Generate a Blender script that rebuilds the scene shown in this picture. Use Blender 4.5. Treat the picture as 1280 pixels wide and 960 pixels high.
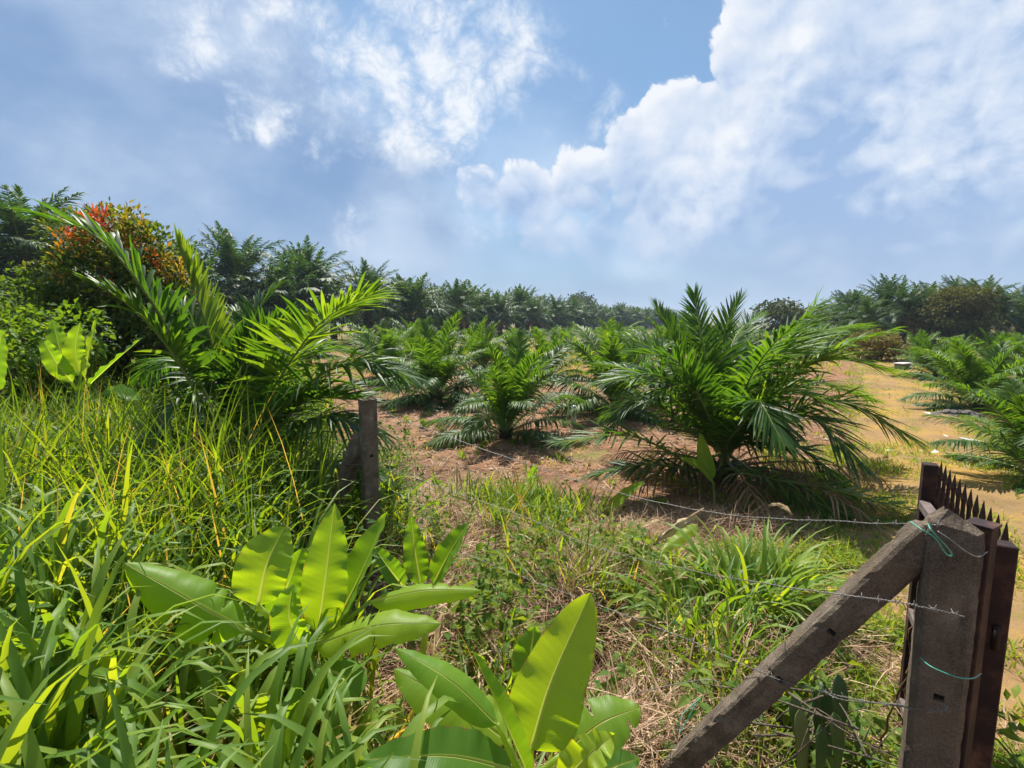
import bpy, math, random
import numpy as np
from mathutils import Vector, Matrix

for o in list(bpy.data.objects):
    bpy.data.objects.remove(o)
SC = bpy.context.scene
COL = SC.collection
PI = math.pi
rad = math.radians

# ------------------------------------------------------------------ camera
CAM_Z = 1.95
FPX = 622.0
PITCH = math.atan(75.0 / FPX)
cam_d = bpy.data.cameras.new('camera')
cam = bpy.data.objects.new('camera', cam_d)
COL.objects.link(cam)
cam.location = (0, 0, CAM_Z)
cam.rotation_euler = (PI / 2 - PITCH, 0, 0)
cam_d.sensor_width = 36.0
cam_d.lens = FPX / 1280.0 * 36.0
cam_d.clip_start = 0.05
cam_d.clip_end = 20000
SC.camera = cam

# ------------------------------------------------------------------ light
SUN_AZ, SUN_EL = rad(-14), rad(60)
sun_d = bpy.data.lights.new('sun', 'SUN')
sun_d.energy = 5.0
sun_d.angle = rad(0.5)
sun_d.color = (1.0, 0.95, 0.86)
sun = bpy.data.objects.new('sun', sun_d)
COL.objects.link(sun)
SDIR = Vector((math.sin(SUN_AZ) * math.cos(SUN_EL), math.cos(SUN_AZ) * math.cos(SUN_EL), math.sin(SUN_EL)))
sun.rotation_euler = SDIR.to_track_quat('Z', 'Y').to_euler()
SC.view_settings.view_transform = 'Standard'
SC.view_settings.look = 'None'
SC.view_settings.gamma = 1.0
SC.view_settings.exposure = 0.92
SC.render.engine = 'CYCLES'
SC.cycles.max_bounces = 6
SC.cycles.diffuse_bounces = 3
SC.cycles.glossy_bounces = 2
SC.cycles.transmission_bounces = 4
SC.cycles.volume_bounces = 0
SC.cycles.caustics_reflective = False
SC.cycles.caustics_refractive = False
SC.cycles.sample_clamp_indirect = 4.0
SC.cycles.use_denoising = True

EXPO = 2 ** 0.92


def ray(px, py):
    """world direction of a photo pixel, scaled so that y = 1"""
    cx, cu = (px - 640) / FPX, (480 - py) / FPX
    y = math.cos(PITCH) + cu * math.sin(PITCH)
    z = -math.sin(PITCH) + cu * math.cos(PITCH)
    return np.array([cx / y, 1.0, z / y])


def at(px, py, Y):
    return np.array([0, 0, CAM_Z]) + ray(px, py) * Y


# ------------------------------------------------------------------ sky
class NT:
    """tiny helper to write node trees"""
    def __init__(s, tree):
        s.t = tree
        s.n = tree.nodes
        s.l = tree.links

    def node(s, typ, **kw):
        nd = s.n.new(typ)
        for k, v in kw.items():
            setattr(nd, k, v)
        return nd

    def put(s, sock, val):
        if isinstance(val, bpy.types.NodeSocket):
            s.l.new(val, sock)
        elif val is not None:
            sock.default_value = val

    def math(s, op, a, b=None, c=None, clamp=False):
        nd = s.node('ShaderNodeMath', operation=op)
        nd.use_clamp = clamp
        s.put(nd.inputs[0], a)
        s.put(nd.inputs[1], b)
        s.put(nd.inputs[2], c)
        return nd.outputs[0]

    def vmath(s, op, a, b=None, scale=None):
        nd = s.node('ShaderNodeVectorMath', operation=op)
        s.put(nd.inputs[0], a)
        if b is not None:
            s.put(nd.inputs[1], b)
        if scale is not None:
            s.put(nd.inputs['Scale'], scale)
        return nd.outputs['Value'] if op in ('DISTANCE', 'LENGTH', 'DOT_PRODUCT') else nd.outputs['Vector']

    def noise(s, vec, scale, detail=4, rough=0.5, color=False, lac=2.0):
        nd = s.node('ShaderNodeTexNoise')
        s.put(nd.inputs['Vector'], vec)
        nd.inputs['Scale'].default_value = scale
        nd.inputs['Detail'].default_value = detail
        nd.inputs['Roughness'].default_value = rough
        nd.inputs['Lacunarity'].default_value = lac
        return nd.outputs['Color' if color else 'Fac']

    def smooth(s, v, a, b, lo=0.0, hi=1.0):
        nd = s.node('ShaderNodeMapRange', interpolation_type='SMOOTHSTEP')
        s.put(nd.inputs['Value'], v)
        nd.inputs['From Min'].default_value = a
        nd.inputs['From Max'].default_value = b
        nd.inputs['To Min'].default_value = lo
        nd.inputs['To Max'].default_value = hi
        return nd.outputs[0]

    def mix(s, f, a, b, blend='MIX'):
        nd = s.node('ShaderNodeMix', data_type='RGBA', blend_type=blend)
        s.put(nd.inputs[0], f)
        s.put(nd.inputs[6], a if not isinstance(a, tuple) else (*a, 1))
        s.put(nd.inputs[7], b if not isinstance(b, tuple) else (*b, 1))
        return nd.outputs[2]


def unit(px, py):
    v = ray(px, py)
    return tuple(v / np.linalg.norm(v))


world = bpy.data.worlds.new('World')
SC.world = world
world.use_nodes = True
wt = NT(world.node_tree)
for nd in list(wt.n):
    wt.n.remove(nd)

# cumulus masses: (photo x, photo y, radius, weight)
CUMULUS = [(1010, 20, .17, 1.0), (1120, 60, .26, 1.0), (1240, 120, .30, 1.0), (925, 75, .085, .85), (950, 140, .13, 1.0),
           (1060, 170, .28, 1.0), (860, 165, .11, .9), (800, 205, .11, .9), (725, 225, .10, .9), (655, 240, .10, .8),
           (860, 260, .18, 1.0), (780, 290, .14, .8), (1180, 240, .26, .9), (600, 235, .07, .62), (980, 280, .16, .6),
           (1420, 60, .4, .9), (1500, 250, .4, .8), (1150, -160, .3, .9), (690, 290, .1, .5), (1150, 340, .26, .85), (960, 340, .2, .75), (1300, 330, .28, .85), (720, 300, .16, .6)]


def density_group():
    g = bpy.data.node_groups.new('cloud_density', 'ShaderNodeTree')
    g.interface.new_socket('Vector', in_out='INPUT', socket_type='NodeSocketVector')
    g.interface.new_socket('Density', in_out='OUTPUT', socket_type='NodeSocketFloat')
    g.interface.new_socket('Soft', in_out='OUTPUT', socket_type='NodeSocketFloat')
    g.interface.new_socket('Billow', in_out='OUTPUT', socket_type='NodeSocketFloat')
    t = NT(g)
    gi, go = t.node('NodeGroupInput'), t.node('NodeGroupOutput')
    d = gi.outputs[0]
    wn = t.noise(d, 5.0, 3, .5, color=True)
    w = t.vmath('ADD', d, t.vmath('SCALE', t.vmath('SUBTRACT', wn, (0.5, 0.5, 0.5)), scale=0.10))
    acc = None
    for (px, py, r, a) in CUMULUS:
        dist = t.vmath('DISTANCE', w, unit(px, py))
        b = t.smooth(dist, r, r * 0.35, 0.0, a)
        acc = b if acc is None else t.math('MAXIMUM', acc, b)
    # clouds elsewhere round the sky, away from the view
    el = t.noise(d, 1.7, 3, .5)
    sep = t.node('ShaderNodeSeparateXYZ')
    t.put(sep.inputs[0], d)
    back = t.smooth(sep.outputs['Y'], 0.35, 0.0)
    acc = t.math('MAXIMUM', acc, t.math('MULTIPLY', back, t.smooth(el, .42, .62)))
    # billows: stacked |noise| octaves make rounded heads with sharp creases
    bil = None
    for k, (sc, am) in enumerate(((9, .47), (19, .26), (40, .17), (84, .11), (170, .07))):
        n = t.noise(t.vmath('ADD', w, (k * 3.1, k * 1.7, 0.0)), sc, 0.0, .5)
        a = t.math('MULTIPLY', t.math('ABSOLUTE', t.math('SUBTRACT', n, .5)), am * 3.2)
        bil = a if bil is None else t.math('ADD', bil, a)
        if k == 1:
            low = bil
    D = t.math('ADD', acc, t.math('MULTIPLY', t.math('SUBTRACT', bil, .36), .62))
    t.put(go.inputs[0], D)
    t.put(go.inputs[2], bil)
    t.put(go.inputs[1], t.math('ADD', acc, t.math('MULTIPLY', t.math('SUBTRACT', low, .26), .8)))
    return g


DG = density_group()
tc = wt.node('ShaderNodeTexCoord')
dirn = wt.vmath('NORMALIZE', tc.outputs['Generated'])
sepd = wt.node('ShaderNodeSeparateXYZ')
wt.put(sepd.inputs[0], dirn)
elev = sepd.outputs['Z']
sky = wt.node('ShaderNodeTexSky', sky_type='NISHITA')
sky.sun_disc = False
sky.sun_elevation = SUN_EL
sky.sun_rotation = SUN_AZ
sky.air_density = 1.0
sky.dust_density = 0.6
sky_c = wt.mix(1.0, sky.outputs[0], (0.088, 0.112, 0.120), 'MULTIPLY')
# thin veil of high cloud over the clear air
veil_n = wt.noise(wt.vmath('MULTIPLY', dirn, (1.0, 1.0, 2.2)), 2.6, 6, .55)


def blob_sum(items, warp=0.18, scale=3.0):
    wn = wt.noise(dirn, scale, 5, .6, color=True)
    w = wt.vmath('ADD', dirn, wt.vmath('SCALE', wt.vmath('SUBTRACT', wn, (.5, .5, .5)), scale=warp))
    acc = None
    for (px, py, r, a) in items:
        b = wt.smooth(wt.vmath('DISTANCE', w, unit(px, py)), r, 0.0, 0.0, a)
        acc = b if acc is None else wt.math('ADD', acc, b)
    return acc


# grey-blue sheets of rain cloud
sheet_px = [(60, 150, .55, .9), (200, 260, .5, .9), (330, 330, .45, .8), (420, 250, .26, .45), (560, 330, .35, .8),
            (100, 20, .4, .6), (-150, 200, .6, 1.0), (760, 350, .3, .6), (700, 150, .22, .40), (1000, 340, .35, .8), (1200, 310, .3, .8)]
sheet = wt.math('ADD', blob_sum(sheet_px), wt.math('MULTIPLY', wt.math('SUBTRACT', veil_n, .5), 1.0), clamp=True)
sheet = wt.math('MAXIMUM', sheet, wt.smooth(elev, .20, .04, 0.0, .95))
sh_n = wt.math('ADD', wt.noise(wt.vmath('MULTIPLY', dirn, (1, 1, 1.5)), 3.2, 7, .55), wt.math('MULTIPLY', blob_sum([(560, 300, .2, .16), (480, 290, .12, .12), (100, 60, .4, -.02), (250, 200, .3, .0), (640, 310, .12, .14), (300, 330, .25, -.14), (560, 200, .10, -.22), (430, 240, .16, -.12), (660, 330, .2, -.08), (60, 210, .25, -.08), (960, 340, .25, -.12), (820, 300, .10, .42), (790, 330, .07, .2), (900, 250, .10, .2), (700, 250, .12, .26), (1130, 215, .12, .3), (640, 330, .10, -.12), (740, 340, .10, -.1), (1080, 230, .2, .2), (1220, 200, .2, .22), (420, 20, .25, .08), (500, 240, .12, .1)], .16, 4.0), 1.0))
sheet_c = wt.mix(wt.smooth(sh_n, .30, .80), (0.19, 0.325, 0.575), (0.60, 0.705, 0.88))
base_c = wt.mix(wt.math('MULTIPLY', sheet, .92), sky_c, sheet_c)
# bright wisps
wisp_px = [(230, 25, 0.174, .45), (300, 40, 0.189, .6), (345, 75, 0.145, .45), (395, 85, 0.189, .6), (430, 120, 0.145, .5), (480, 80, 0.189, .55), (530, 25, 0.217, .6), (500, 140, 0.14, .25), (560, 75, 0.189, .5),
           (620, 70, 0.160, .55), (595, 130, 0.116, .45), (470, 10, 0.116, .5), (820, 25, 0.030, .8), (690, 120, .17, .32), (740, 165, .12, .3), (660, 40, .1, .2), (612, 165, 0.087, .45), (440, 60, 0.145, .4),
           (500, 300, 0.189, .35), (460, 290, 0.116, .3), (640, 300, 0.174, .35), (350, 120, 0.116, .3)]
w1 = wt.vmath('ADD', dirn, wt.vmath('SCALE', wt.vmath('SUBTRACT', wt.noise(dirn, 7.0, 4, .55, color=True), (.5, .5, .5)), scale=.10))
def dens(vec):
    nd = wt.node('ShaderNodeGroup')
    nd.node_tree = DG
    wt.put(nd.inputs[0], vec)
    return nd.outputs


sdir = tuple(SDIR)
d0, s0, bd = dens(dirn)[:3]
bil0 = dens(wt.vmath('ADD', dirn, (.37, .11, .23)))[2]
# broken sunlit cloud, upper left to centre: torn billows that melt into the veil
wisp_n = wt.noise(wt.vmath('ADD', w1, (4.0, 0, 0)), 5.0, 9, .62)
wb = wt.math('MINIMUM', blob_sum(wisp_px, .22, 6.0), .95)
back_w = wt.math('MULTIPLY', wt.smooth(sepd.outputs['Y'], .3, -.1), .35)
wb = wt.math('MULTIPLY', wb, .80)
wd = wt.math('ADD', wt.math('ADD', wb, back_w), wt.math('ADD', wt.math('MULTIPLY', wt.math('SUBTRACT', wisp_n, .5), 3.0), wt.math('MULTIPLY', wt.math('SUBTRACT', bil0, .36), 1.3)))
wisp = wt.math('MULTIPLY', wt.smooth(wd, .25, 1.35), wt.smooth(wt.math('ADD', wb, back_w), .0, .4))
wisp_c = wt.mix(wt.smooth(wd, .5, 1.5), (0.64, 0.74, 0.90), (0.93, 0.95, 0.98))
base_c = wt.mix(wt.math('MULTIPLY', wisp, .92), base_c, wisp_c)
s1 = dens(wt.vmath('NORMALIZE', wt.vmath('ADD', dirn, tuple(.022 * c for c in sdir))))[1]
width = wt.smooth(elev, .10, .34, .75, .13)
alpha = wt.math('DIVIDE', wt.math('SUBTRACT', d0, .38), width, clamp=True)
alpha = wt.math('MULTIPLY', wt.math('MULTIPLY', alpha, alpha), wt.math('SUBTRACT', 3.0, wt.math('MULTIPLY', alpha, 2.0)))
rim = wt.smooth(d0, 1.0, .50)
# sunlit inner heads, and the shaded hollows between them
ridge = wt.math('MINIMUM', blob_sum([(985, 60, .08, .5), (965, 110, .08, .6), (935, 160, .09, .6), (900, 215, .09, .6), (870, 265, .09, .5), (825, 300, .10, .5), (1100, 170, .12, .4),
                   (1140, 215, .10, .5), (1190, 205, .09, .4), (1200, 60, .25, .5), (1260, 150, .2, .4), (740, 215, .1, .3), (840, 150, .12, .4)], .10, 6.0), .7)
hollow = blob_sum([(1010, 200, .14, .12), (1170, 275, .15, .55), (1040, 310, .2, .3), (1010, 130, .12, .25), (1120, 110, .16, .25), (1230, 60, .12, .2), (760, 265, .12, .5), (600, 228, .06, .9), (655, 270, .14, .6), (900, 330, .2, .5), (1250, 290, .2, .2)], .2, 5.0)
fine = wt.noise(w1, 16.0, 6, .6)
lit = wt.math('MULTIPLY', wt.math('SUBTRACT', s0, s1), .85)
lit = wt.math('ADD', lit, wt.math('MULTIPLY', rim, .36))
lit = wt.math('ADD', lit, wt.smooth(elev, .02, .36, .24, .36))
lit = wt.math('ADD', lit, wt.math('MULTIPLY', ridge, wt.math('ADD', wt.math('MULTIPLY', fine, 1.5), -.25)))
lit = wt.math('SUBTRACT', lit, wt.math('MULTIPLY', hollow, .42))
lit = wt.math('ADD', lit, wt.math('MULTIPLY', wt.math('SUBTRACT', bd, .40), wt.math('ADD', wt.math('MULTIPLY', rim, .75), .35)))
lit = wt.math('ADD', lit, wt.math('MULTIPLY', wt.math('SUBTRACT', veil_n, .5), 1.3))
lit = wt.math('ADD', lit, wt.math('MULTIPLY', wt.math('SUBTRACT', fine, .5), .55))
ramp = wt.node('ShaderNodeValToRGB')
cr = ramp.color_ramp
cr.elements[0].position = 0.05
cr.elements[0].color = (0.31, 0.46, 0.73, 1)
cr.elements[1].position = 1.02
cr.elements[1].color = (0.90, 0.92, 0.96, 1)
e = cr.elements.new(.50)
e.color = (0.60, 0.70, 0.87, 1)
wt.put(ramp.inputs[0], lit)
all_c = wt.mix(wt.math('MULTIPLY', alpha, wt.smooth(elev, .02, .16, .10, .97)), base_c, ramp.outputs[0])
low_n = wt.smooth(wt.noise(wt.vmath('MULTIPLY', dirn, (1, 1, 2.2)), 4.0, 6, .55), .3, .7, .1, .6)
all_c = wt.mix(wt.math('MULTIPLY', wt.smooth(elev, .24, .02), low_n), all_c, (0.235, 0.375, 0.62))
world.cycles.sampling_method = 'MANUAL'
world.cycles.sample_map_resolution = 256
bg = wt.node('ShaderNodeBackground')
wt.put(bg.inputs['Color'], all_c)
bg.inputs['Strength'].default_value = 1.05 / EXPO
wo = wt.node('ShaderNodeOutputWorld')
wt.l.new(bg.outputs[0], wo.inputs['Surface'])


# ------------------------------------------------------------------ object helpers
def obj(name, me, parent=None, loc=None, rz=None, scale=None):
    o = bpy.data.objects.new(name, me)
    COL.objects.link(o)
    if parent is not None:
        o.parent = parent
    if loc is not None:
        o.location = tuple(float(c) for c in loc)
    if rz is not None:
        o.rotation_euler = (0, 0, rz)
    if scale is not None:
        o.scale = (scale,) * 3 if not hasattr(scale, '__len__') else scale
    return o


def tag(o, label=None, cat=None, group=None, kind=None):
    if label:
        o['label'] = label
    if cat:
        o['category'] = cat
    if group:
        o['group'] = group
    if kind:
        o['kind'] = kind
    return o


def thing(name, label, cat, loc=(0, 0, 0), rz=0.0, group=None, scale=None):
    return tag(obj(name, None, None, loc, rz, scale), label, cat, group)


class MB:
    """collects vertices and faces as arrays, builds one mesh"""
    def __init__(s):
        s.v, s.q, s.t, s.tint, s.uv, s.qm, s.tm = [], [], [], [], [], [], []
        s.n = 0

    def add(s, V, Q=None, T=None, tint=0.0, mat=0, uv=None):
        V = np.asarray(V, float).reshape(-1, 3)
        s.v.append(V)
        s.tint.append(np.broadcast_to(np.asarray(tint, float), (len(V),)).copy())
        s.uv.append(np.zeros((len(V), 2)) if uv is None else np.asarray(uv, float).reshape(-1, 2))
        if Q is not None and len(Q):
            Q = np.asarray(Q, int).reshape(-1, 4) + s.n
            s.q.append(Q)
            s.qm.append(np.full(len(Q), mat))
        if T is not None and len(T):
            T = np.asarray(T, int).reshape(-1, 3) + s.n
            s.t.append(T)
            s.tm.append(np.full(len(T), mat))
        s.n += len(V)

    def mesh(s, name, mats, smooth=True):
        V = np.concatenate(s.v)
        Q = np.concatenate(s.q) if s.q else np.zeros((0, 4), int)
        T = np.concatenate(s.t) if s.t else np.zeros((0, 3), int)
        me = bpy.data.meshes.new(name)
        me.vertices.add(len(V))
        me.vertices.foreach_set('co', V.ravel())
        nl = Q.size + T.size
        me.loops.add(nl)
        me.loops.foreach_set('vertex_index', np.concatenate([Q.ravel(), T.ravel()]).astype(np.int32))
        npoly = len(Q) + len(T)
        me.polygons.add(npoly)
        tot = np.concatenate([np.full(len(Q), 4), np.full(len(T), 3)])
        st = np.concatenate([[0], np.cumsum(tot)[:-1]]) if npoly else np.zeros(0)
        me.polygons.foreach_set('loop_start', st.astype(np.int32))
        mi = np.concatenate((s.qm + s.tm)) if npoly else np.zeros(0)
        for m in (mats if isinstance(mats, (list, tuple)) else [mats]):
            me.materials.append(m)
        me.polygons.foreach_set('material_index', mi.astype(np.int32))
        me.polygons.foreach_set('use_smooth', np.full(npoly, smooth))
        a = me.attributes.new('tint', 'FLOAT', 'POINT')
        a.data.foreach_set('value', np.concatenate(s.tint).astype(np.float32))
        a = me.attributes.new('pos', 'FLOAT2', 'POINT')
        a.data.foreach_set('vector', np.concatenate(s.uv).astype(np.float32).ravel())
        me.update(calc_edges=True)
        me.validate()
        return me

    def box(s, cx, cy, cz, sx, sy, sz, tint=0.0, mat=0, R=None):
        V = np.array([[x, y, z] for x in (-.5, .5) for y in (-.5, .5) for z in (-.5, .5)]) * [sx, sy, sz]
        if R is not None:
            V = V @ np.asarray(R).T
        V = V + [cx, cy, cz]
        s.add(V, [(0, 1, 3, 2), (4, 6, 7, 5), (0, 4, 5, 1), (2, 3, 7, 6), (0, 2, 6, 4), (1, 5, 7, 3)], tint=tint, mat=mat)

    def tube(s, P, r, sides=6, tint=0.0, mat=0, cap=True):
        P = np.asarray(P, float)
        r = np.atleast_1d(np.asarray(r, float))
        r = np.interp(np.linspace(0, 1, len(P)), np.linspace(0, 1, len(r)), r)
        Tn, S, N = frames(P)
        a = np.arange(sides) / sides * 2 * PI
        ring = np.cos(a)[None, :, None] * S[:, None, :] + np.sin(a)[None, :, None] * N[:, None, :]
        V = (P[:, None, :] + ring * r[:, None, None]).reshape(-1, 3)
        n = len(P)
        i = np.arange(n - 1)[:, None] * sides
        j = np.arange(sides)[None, :]
        k = (j + 1) % sides
        Q = np.stack([i + j, i + k, i + sides + k, i + sides + j], -1).reshape(-1, 4)
        T = None
        if cap:
            V = np.vstack([V, P[0], P[-1]])
            c0, c1 = n * sides, n * sides + 1
            jj, kk = np.arange(sides), (np.arange(sides) + 1) % sides
            T = np.vstack([np.stack([kk, jj, np.full(sides, c0)], -1),
                           np.stack([(n - 1) * sides + jj, (n - 1) * sides + kk, np.full(sides, c1)], -1)])
        s.add(V, Q, T, tint=tint, mat=mat)


def norm(v):
    return v / np.maximum(np.linalg.norm(v, axis=-1, keepdims=True), 1e-9)


def frames(P, up=(0, 0, 1)):
    T = norm(np.gradient(P, axis=0))
    up = np.asarray(up, float)
    U = np.broadcast_to(up, T.shape).copy()
    par = np.abs((T * U).sum(-1)) > .97
    U[par] = (0.2, 1, 0.1)
    S = norm(np.cross(T, U))
    N = np.cross(S, T)
    return T, S, N


def spline(pts, n):
    """Catmull-Rom through the points"""
    P = np.asarray(pts, float)
    if len(P) == 2:
        t = np.linspace(0, 1, n)[:, None]
        return P[0] * (1 - t) + P[1] * t
    E = np.vstack([2 * P[0] - P[1], P, 2 * P[-1] - P[-2]])
    m = len(P) - 1
    out = []
    for u in np.linspace(0, m - 1e-6, n):
        i = int(u)
        f = u - i
        a, b, c, d = E[i], E[i + 1], E[i + 2], E[i + 3]
        out.append(.5 * ((2 * b) + (c - a) * f + (2 * a - 5 * b + 4 * c - d) * f * f + (3 * b - a - 3 * c + d) * f ** 3))
    return np.array(out)


def vnoise(x, y, seed=0):
    """cheap smooth value noise, vectorised"""
    x, y = np.asarray(x, float), np.asarray(y, float)
    xi, yi = np.floor(x).astype(np.int64), np.floor(y).astype(np.int64)
    xf, yf = x - xi, y - yi
    xf, yf = xf * xf * (3 - 2 * xf), yf * yf * (3 - 2 * yf)

    def h(a, b):
        n = (a * 374761393 + b * 668265263 + seed * 974711) & 0x7fffffff
        n = ((n ^ (n >> 13)) * 1274126177) & 0x7fffffff
        return ((n ^ (n >> 16)) & 0xffff) / 65535.0
    return (h(xi, yi) * (1 - xf) + h(xi + 1, yi) * xf) * (1 - yf) + (h(xi, yi + 1) * (1 - xf) + h(xi + 1, yi + 1) * xf) * yf


def sstep(a, b, x):
    t = np.clip((np.asarray(x, float) - a) / (b - a), 0, 1)
    return t * t * (3 - 2 * t)


# ------------------------------------------------------------------ terrain
def track_mid(y):
    return np.interp(y, [-8, 0, 2.2, 5.6, 7.8, 10.5, 12.8, 16.2, 25, 36, 50, 80],
                     [3.6, 3.2, 3.3, 4.95, 6.55, 8.5, 10.4, 12.7, 18.8, 26.5, 37, 60])


def track_half(y):
    return np.interp(y, [-8, 2.2, 5.6, 7.8, 10.5, 16, 25, 36, 80], [1.6, 1.35, 1.1, 1.0, .92, 1.0, 1.1, 1.2, 1.3])


def ground_z(x, y):
    x, y = np.asarray(x, float), np.asarray(y, float)
    s = (x + y) / 1.414                       # distance across the fence line
    z = 0.24 * sstep(4.2, 1.9, s)
    z = z + 0.30 * sstep(-.2, -2.2, x) * sstep(8.0, 3.0, y)
    z = z + 0.10 * sstep(.3, -.9, x) * sstep(2.3, 1.0, y)
    tr = np.abs(x - track_mid(y)) < 2.2
    amp = np.where(tr, .03, .07)
    near = sstep(60, 20, np.hypot(x, y))
    z = z + near * amp * (vnoise(x * .9, y * .9, 3) - .5) + near * .045 * (vnoise(x * 3.1, y * 3.1, 5) - .5)
    bank = sstep(1.7, 2.3, s * 1.414) * sstep(4.6, 3.7, s * 1.414) * sstep(-1.0, -.3, x) * sstep(1.0, 1.6, np.abs(x - track_mid(y))) * (y > 0)
    z = z + bank * .26 * (vnoise(x * 2.4 + .3, y * 2.4, 7) - .55)
    far = sstep(150, 900, np.hypot(x, y))
    z = z + far * 6.0 * (vnoise(x * .0021, y * .0021, 9) - .55)
    return z


def gpt(x, y, dz=0.0):
    return np.array([x, y, float(ground_z(x, y)) + dz])


def gr(px, py):
    """ground point seen at a photo pixel"""
    r = ray(px, py)
    z = 0.0
    for _ in range(12):
        Y = (CAM_Z - z) / -r[2]
        z = float(ground_z(r[0] * Y, Y))
    return np.array([r[0] * Y, Y, z])


# ------------------------------------------------------------------ materials
def new_mat(name):
    m = bpy.data.materials.new(name)
    m.use_nodes = True
    for nd in list(m.node_tree.nodes):
        m.node_tree.nodes.remove(nd)
    return m, NT(m.node_tree)


def ramp_node(t, fac, stops):
    nd = t.node('ShaderNodeValToRGB')
    cr = nd.color_ramp
    while len(cr.elements) > 1:
        cr.elements.remove(cr.elements[0])
    cr.elements[0].position = stops[0][0]
    cr.elements[0].color = (*stops[0][1], 1)
    for p, c in stops[1:]:
        el = cr.elements.new(p)
        el.color = (*c, 1)
    t.put(nd.inputs[0], fac)
    return nd.outputs[0]


def leaf_mat(name, stops, trans=.42, tgain=(2.2, 2.0, .8), rough=.42, spec=.5, vary=.35, nscale=6.0, ribs=0.0, patch=0.0):
    """leaf: glossy skin over a translucent blade; tint attribute picks the colour along the stops"""
    m, t = new_mat(name)
    at_ = t.node('ShaderNodeAttribute', attribute_name='tint')
    oi = t.node('ShaderNodeObjectInfo')
    co = t.node('ShaderNodeTexCoord')
    n = t.noise(co.outputs['Object'], nscale, 3, .55)
    f = t.math('ADD', at_.outputs['Fac'], t.math('MULTIPLY', t.math('SUBTRACT', n, .5), vary))
    f = t.math('ADD', f, t.math('MULTIPLY', t.math('SUBTRACT', oi.outputs['Random'], .5), vary * .6))
    c = ramp_node(t, f, stops)
    if patch:
        # torn, yellowed and browned spots
        n2 = t.noise(co.outputs['Object'], 23.0, 4, .6)
        c = t.mix(t.math('MULTIPLY', t.smooth(n2, .66, .74), patch), c, (.30, .20, .05))
    p = t.node('ShaderNodeBsdfPrincipled')
    t.put(p.inputs['Base Color'], c)
    p.inputs['Roughness'].default_value = rough
    p.inputs['Specular IOR Level'].default_value = spec
    tr = t.node('ShaderNodeBsdfTranslucent')
    t.put(tr.inputs['Color'], t.mix(1.0, c, tgain, 'MULTIPLY'))
    if ribs:
        pa = t.node('ShaderNodeAttribute', attribute_name='pos')
        sx = t.node('ShaderNodeSeparateXYZ')
        t.put(sx.inputs[0], pa.outputs['Vector'])
        w = t.math('SINE', t.math('MULTIPLY', sx.outputs['X'], ribs))
        w2 = t.math('SINE', t.math('MULTIPLY', sx.outputs['X'], ribs * .31))
        ed = t.smooth(t.math('ABSOLUTE', sx.outputs['Y']), .90, 1.0)
        en = t.noise(co.outputs['Object'], 30.0, 4, .65)
        hole = t.smooth(t.noise(t.vmath('ADD', co.outputs['Object'], (3, 1, 7)), 75.0, 2, .5), .735, .75)
        cm = t.mix(t.math('MAXIMUM', t.math('MULTIPLY', ed, t.smooth(en, .50, .60)), hole), c, (.20, .12, .05))
        t.put(p.inputs['Base Color'], cm)
        t.put(tr.inputs['Color'], t.mix(1.0, cm, tgain, 'MULTIPLY'))
        bp = t.node('ShaderNodeBump')
        bp.inputs['Strength'].default_value = .16
        bp.inputs['Distance'].default_value = .0005
        t.put(bp.inputs['Height'], t.math('ADD', w, w2))
        t.l.new(bp.outputs[0], p.inputs['Normal'])
        t.l.new(bp.outputs[0], tr.inputs['Normal'])
    mx = t.node('ShaderNodeMixShader')
    mx.inputs[0].default_value = trans
    t.l.new(p.outputs[0], mx.inputs[1])
    t.l.new(tr.outputs[0], mx.inputs[2])
    out = t.node('ShaderNodeOutputMaterial')
    t.l.new(mx.outputs[0], out.inputs['Surface'])
    return m


def plain_mat(name, stops, rough=.8, scale=8.0, detail=6, bump=.4, bdist=.01, metallic=0.0, spec=.3, use_tint=False):
    m, t = new_mat(name)
    co = t.node('ShaderNodeTexCoord')
    n = t.noise(co.outputs['Object'], scale, detail, .6)
    f = n
    if use_tint:
        a = t.node('ShaderNodeAttribute', attribute_name='tint')
        f = t.math('ADD', a.outputs['Fac'], t.math('MULTIPLY', t.math('SUBTRACT', n, .5), .6))
    c = ramp_node(t, f, stops)
    p = t.node('ShaderNodeBsdfPrincipled')
    t.put(p.inputs['Base Color'], c)
    p.inputs['Roughness'].default_value = rough
    p.inputs['Metallic'].default_value = metallic
    p.inputs['Specular IOR Level'].default_value = spec
    bp = t.node('ShaderNodeBump')
    bp.inputs['Strength'].default_value = bump
    bp.inputs['Distance'].default_value = bdist
    t.put(bp.inputs['Height'], t.noise(co.outputs['Object'], scale * 4, 5, .65))
    t.l.new(bp.outputs[0], p.inputs['Normal'])
    out = t.node('ShaderNodeOutputMaterial')
    t.l.new(p.outputs[0], out.inputs['Surface'])
    return m


M = {}
M['palm'] = leaf_mat('oil_palm_leaf', [(0.0, (.024, .066, .016)), (.5, (.058, .125, .018)), (1.0, (.16, .23, .022))], trans=.40, tgain=(3.0, 2.8, .6), rough=.46, spec=.32)
M['palm_far'] = leaf_mat('mature_palm_leaf', [(0.0, (.018, .044, .018)), (.5, (.036, .082, .024)), (1.0, (.09, .13, .03))], trans=.30, tgain=(2.2, 2.2, .7), rough=.5, spec=.22, nscale=.6)
M['dead_leaf'] = leaf_mat('dry_leaf', [(0.0, (.16, .095, .045)), (.5, (.28, .19, .10)), (1.0, (.45, .36, .22))], trans=.25, tgain=(1.2, 1.1, .9), rough=.75, spec=.2)
M['rachis'] = plain_mat('palm_leaf_stalk', [(0.0, (.09, .12, .02)), (.5, (.16, .19, .04)), (1.0, (.28, .27, .09))], rough=.5, scale=5, bump=.1)
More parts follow.
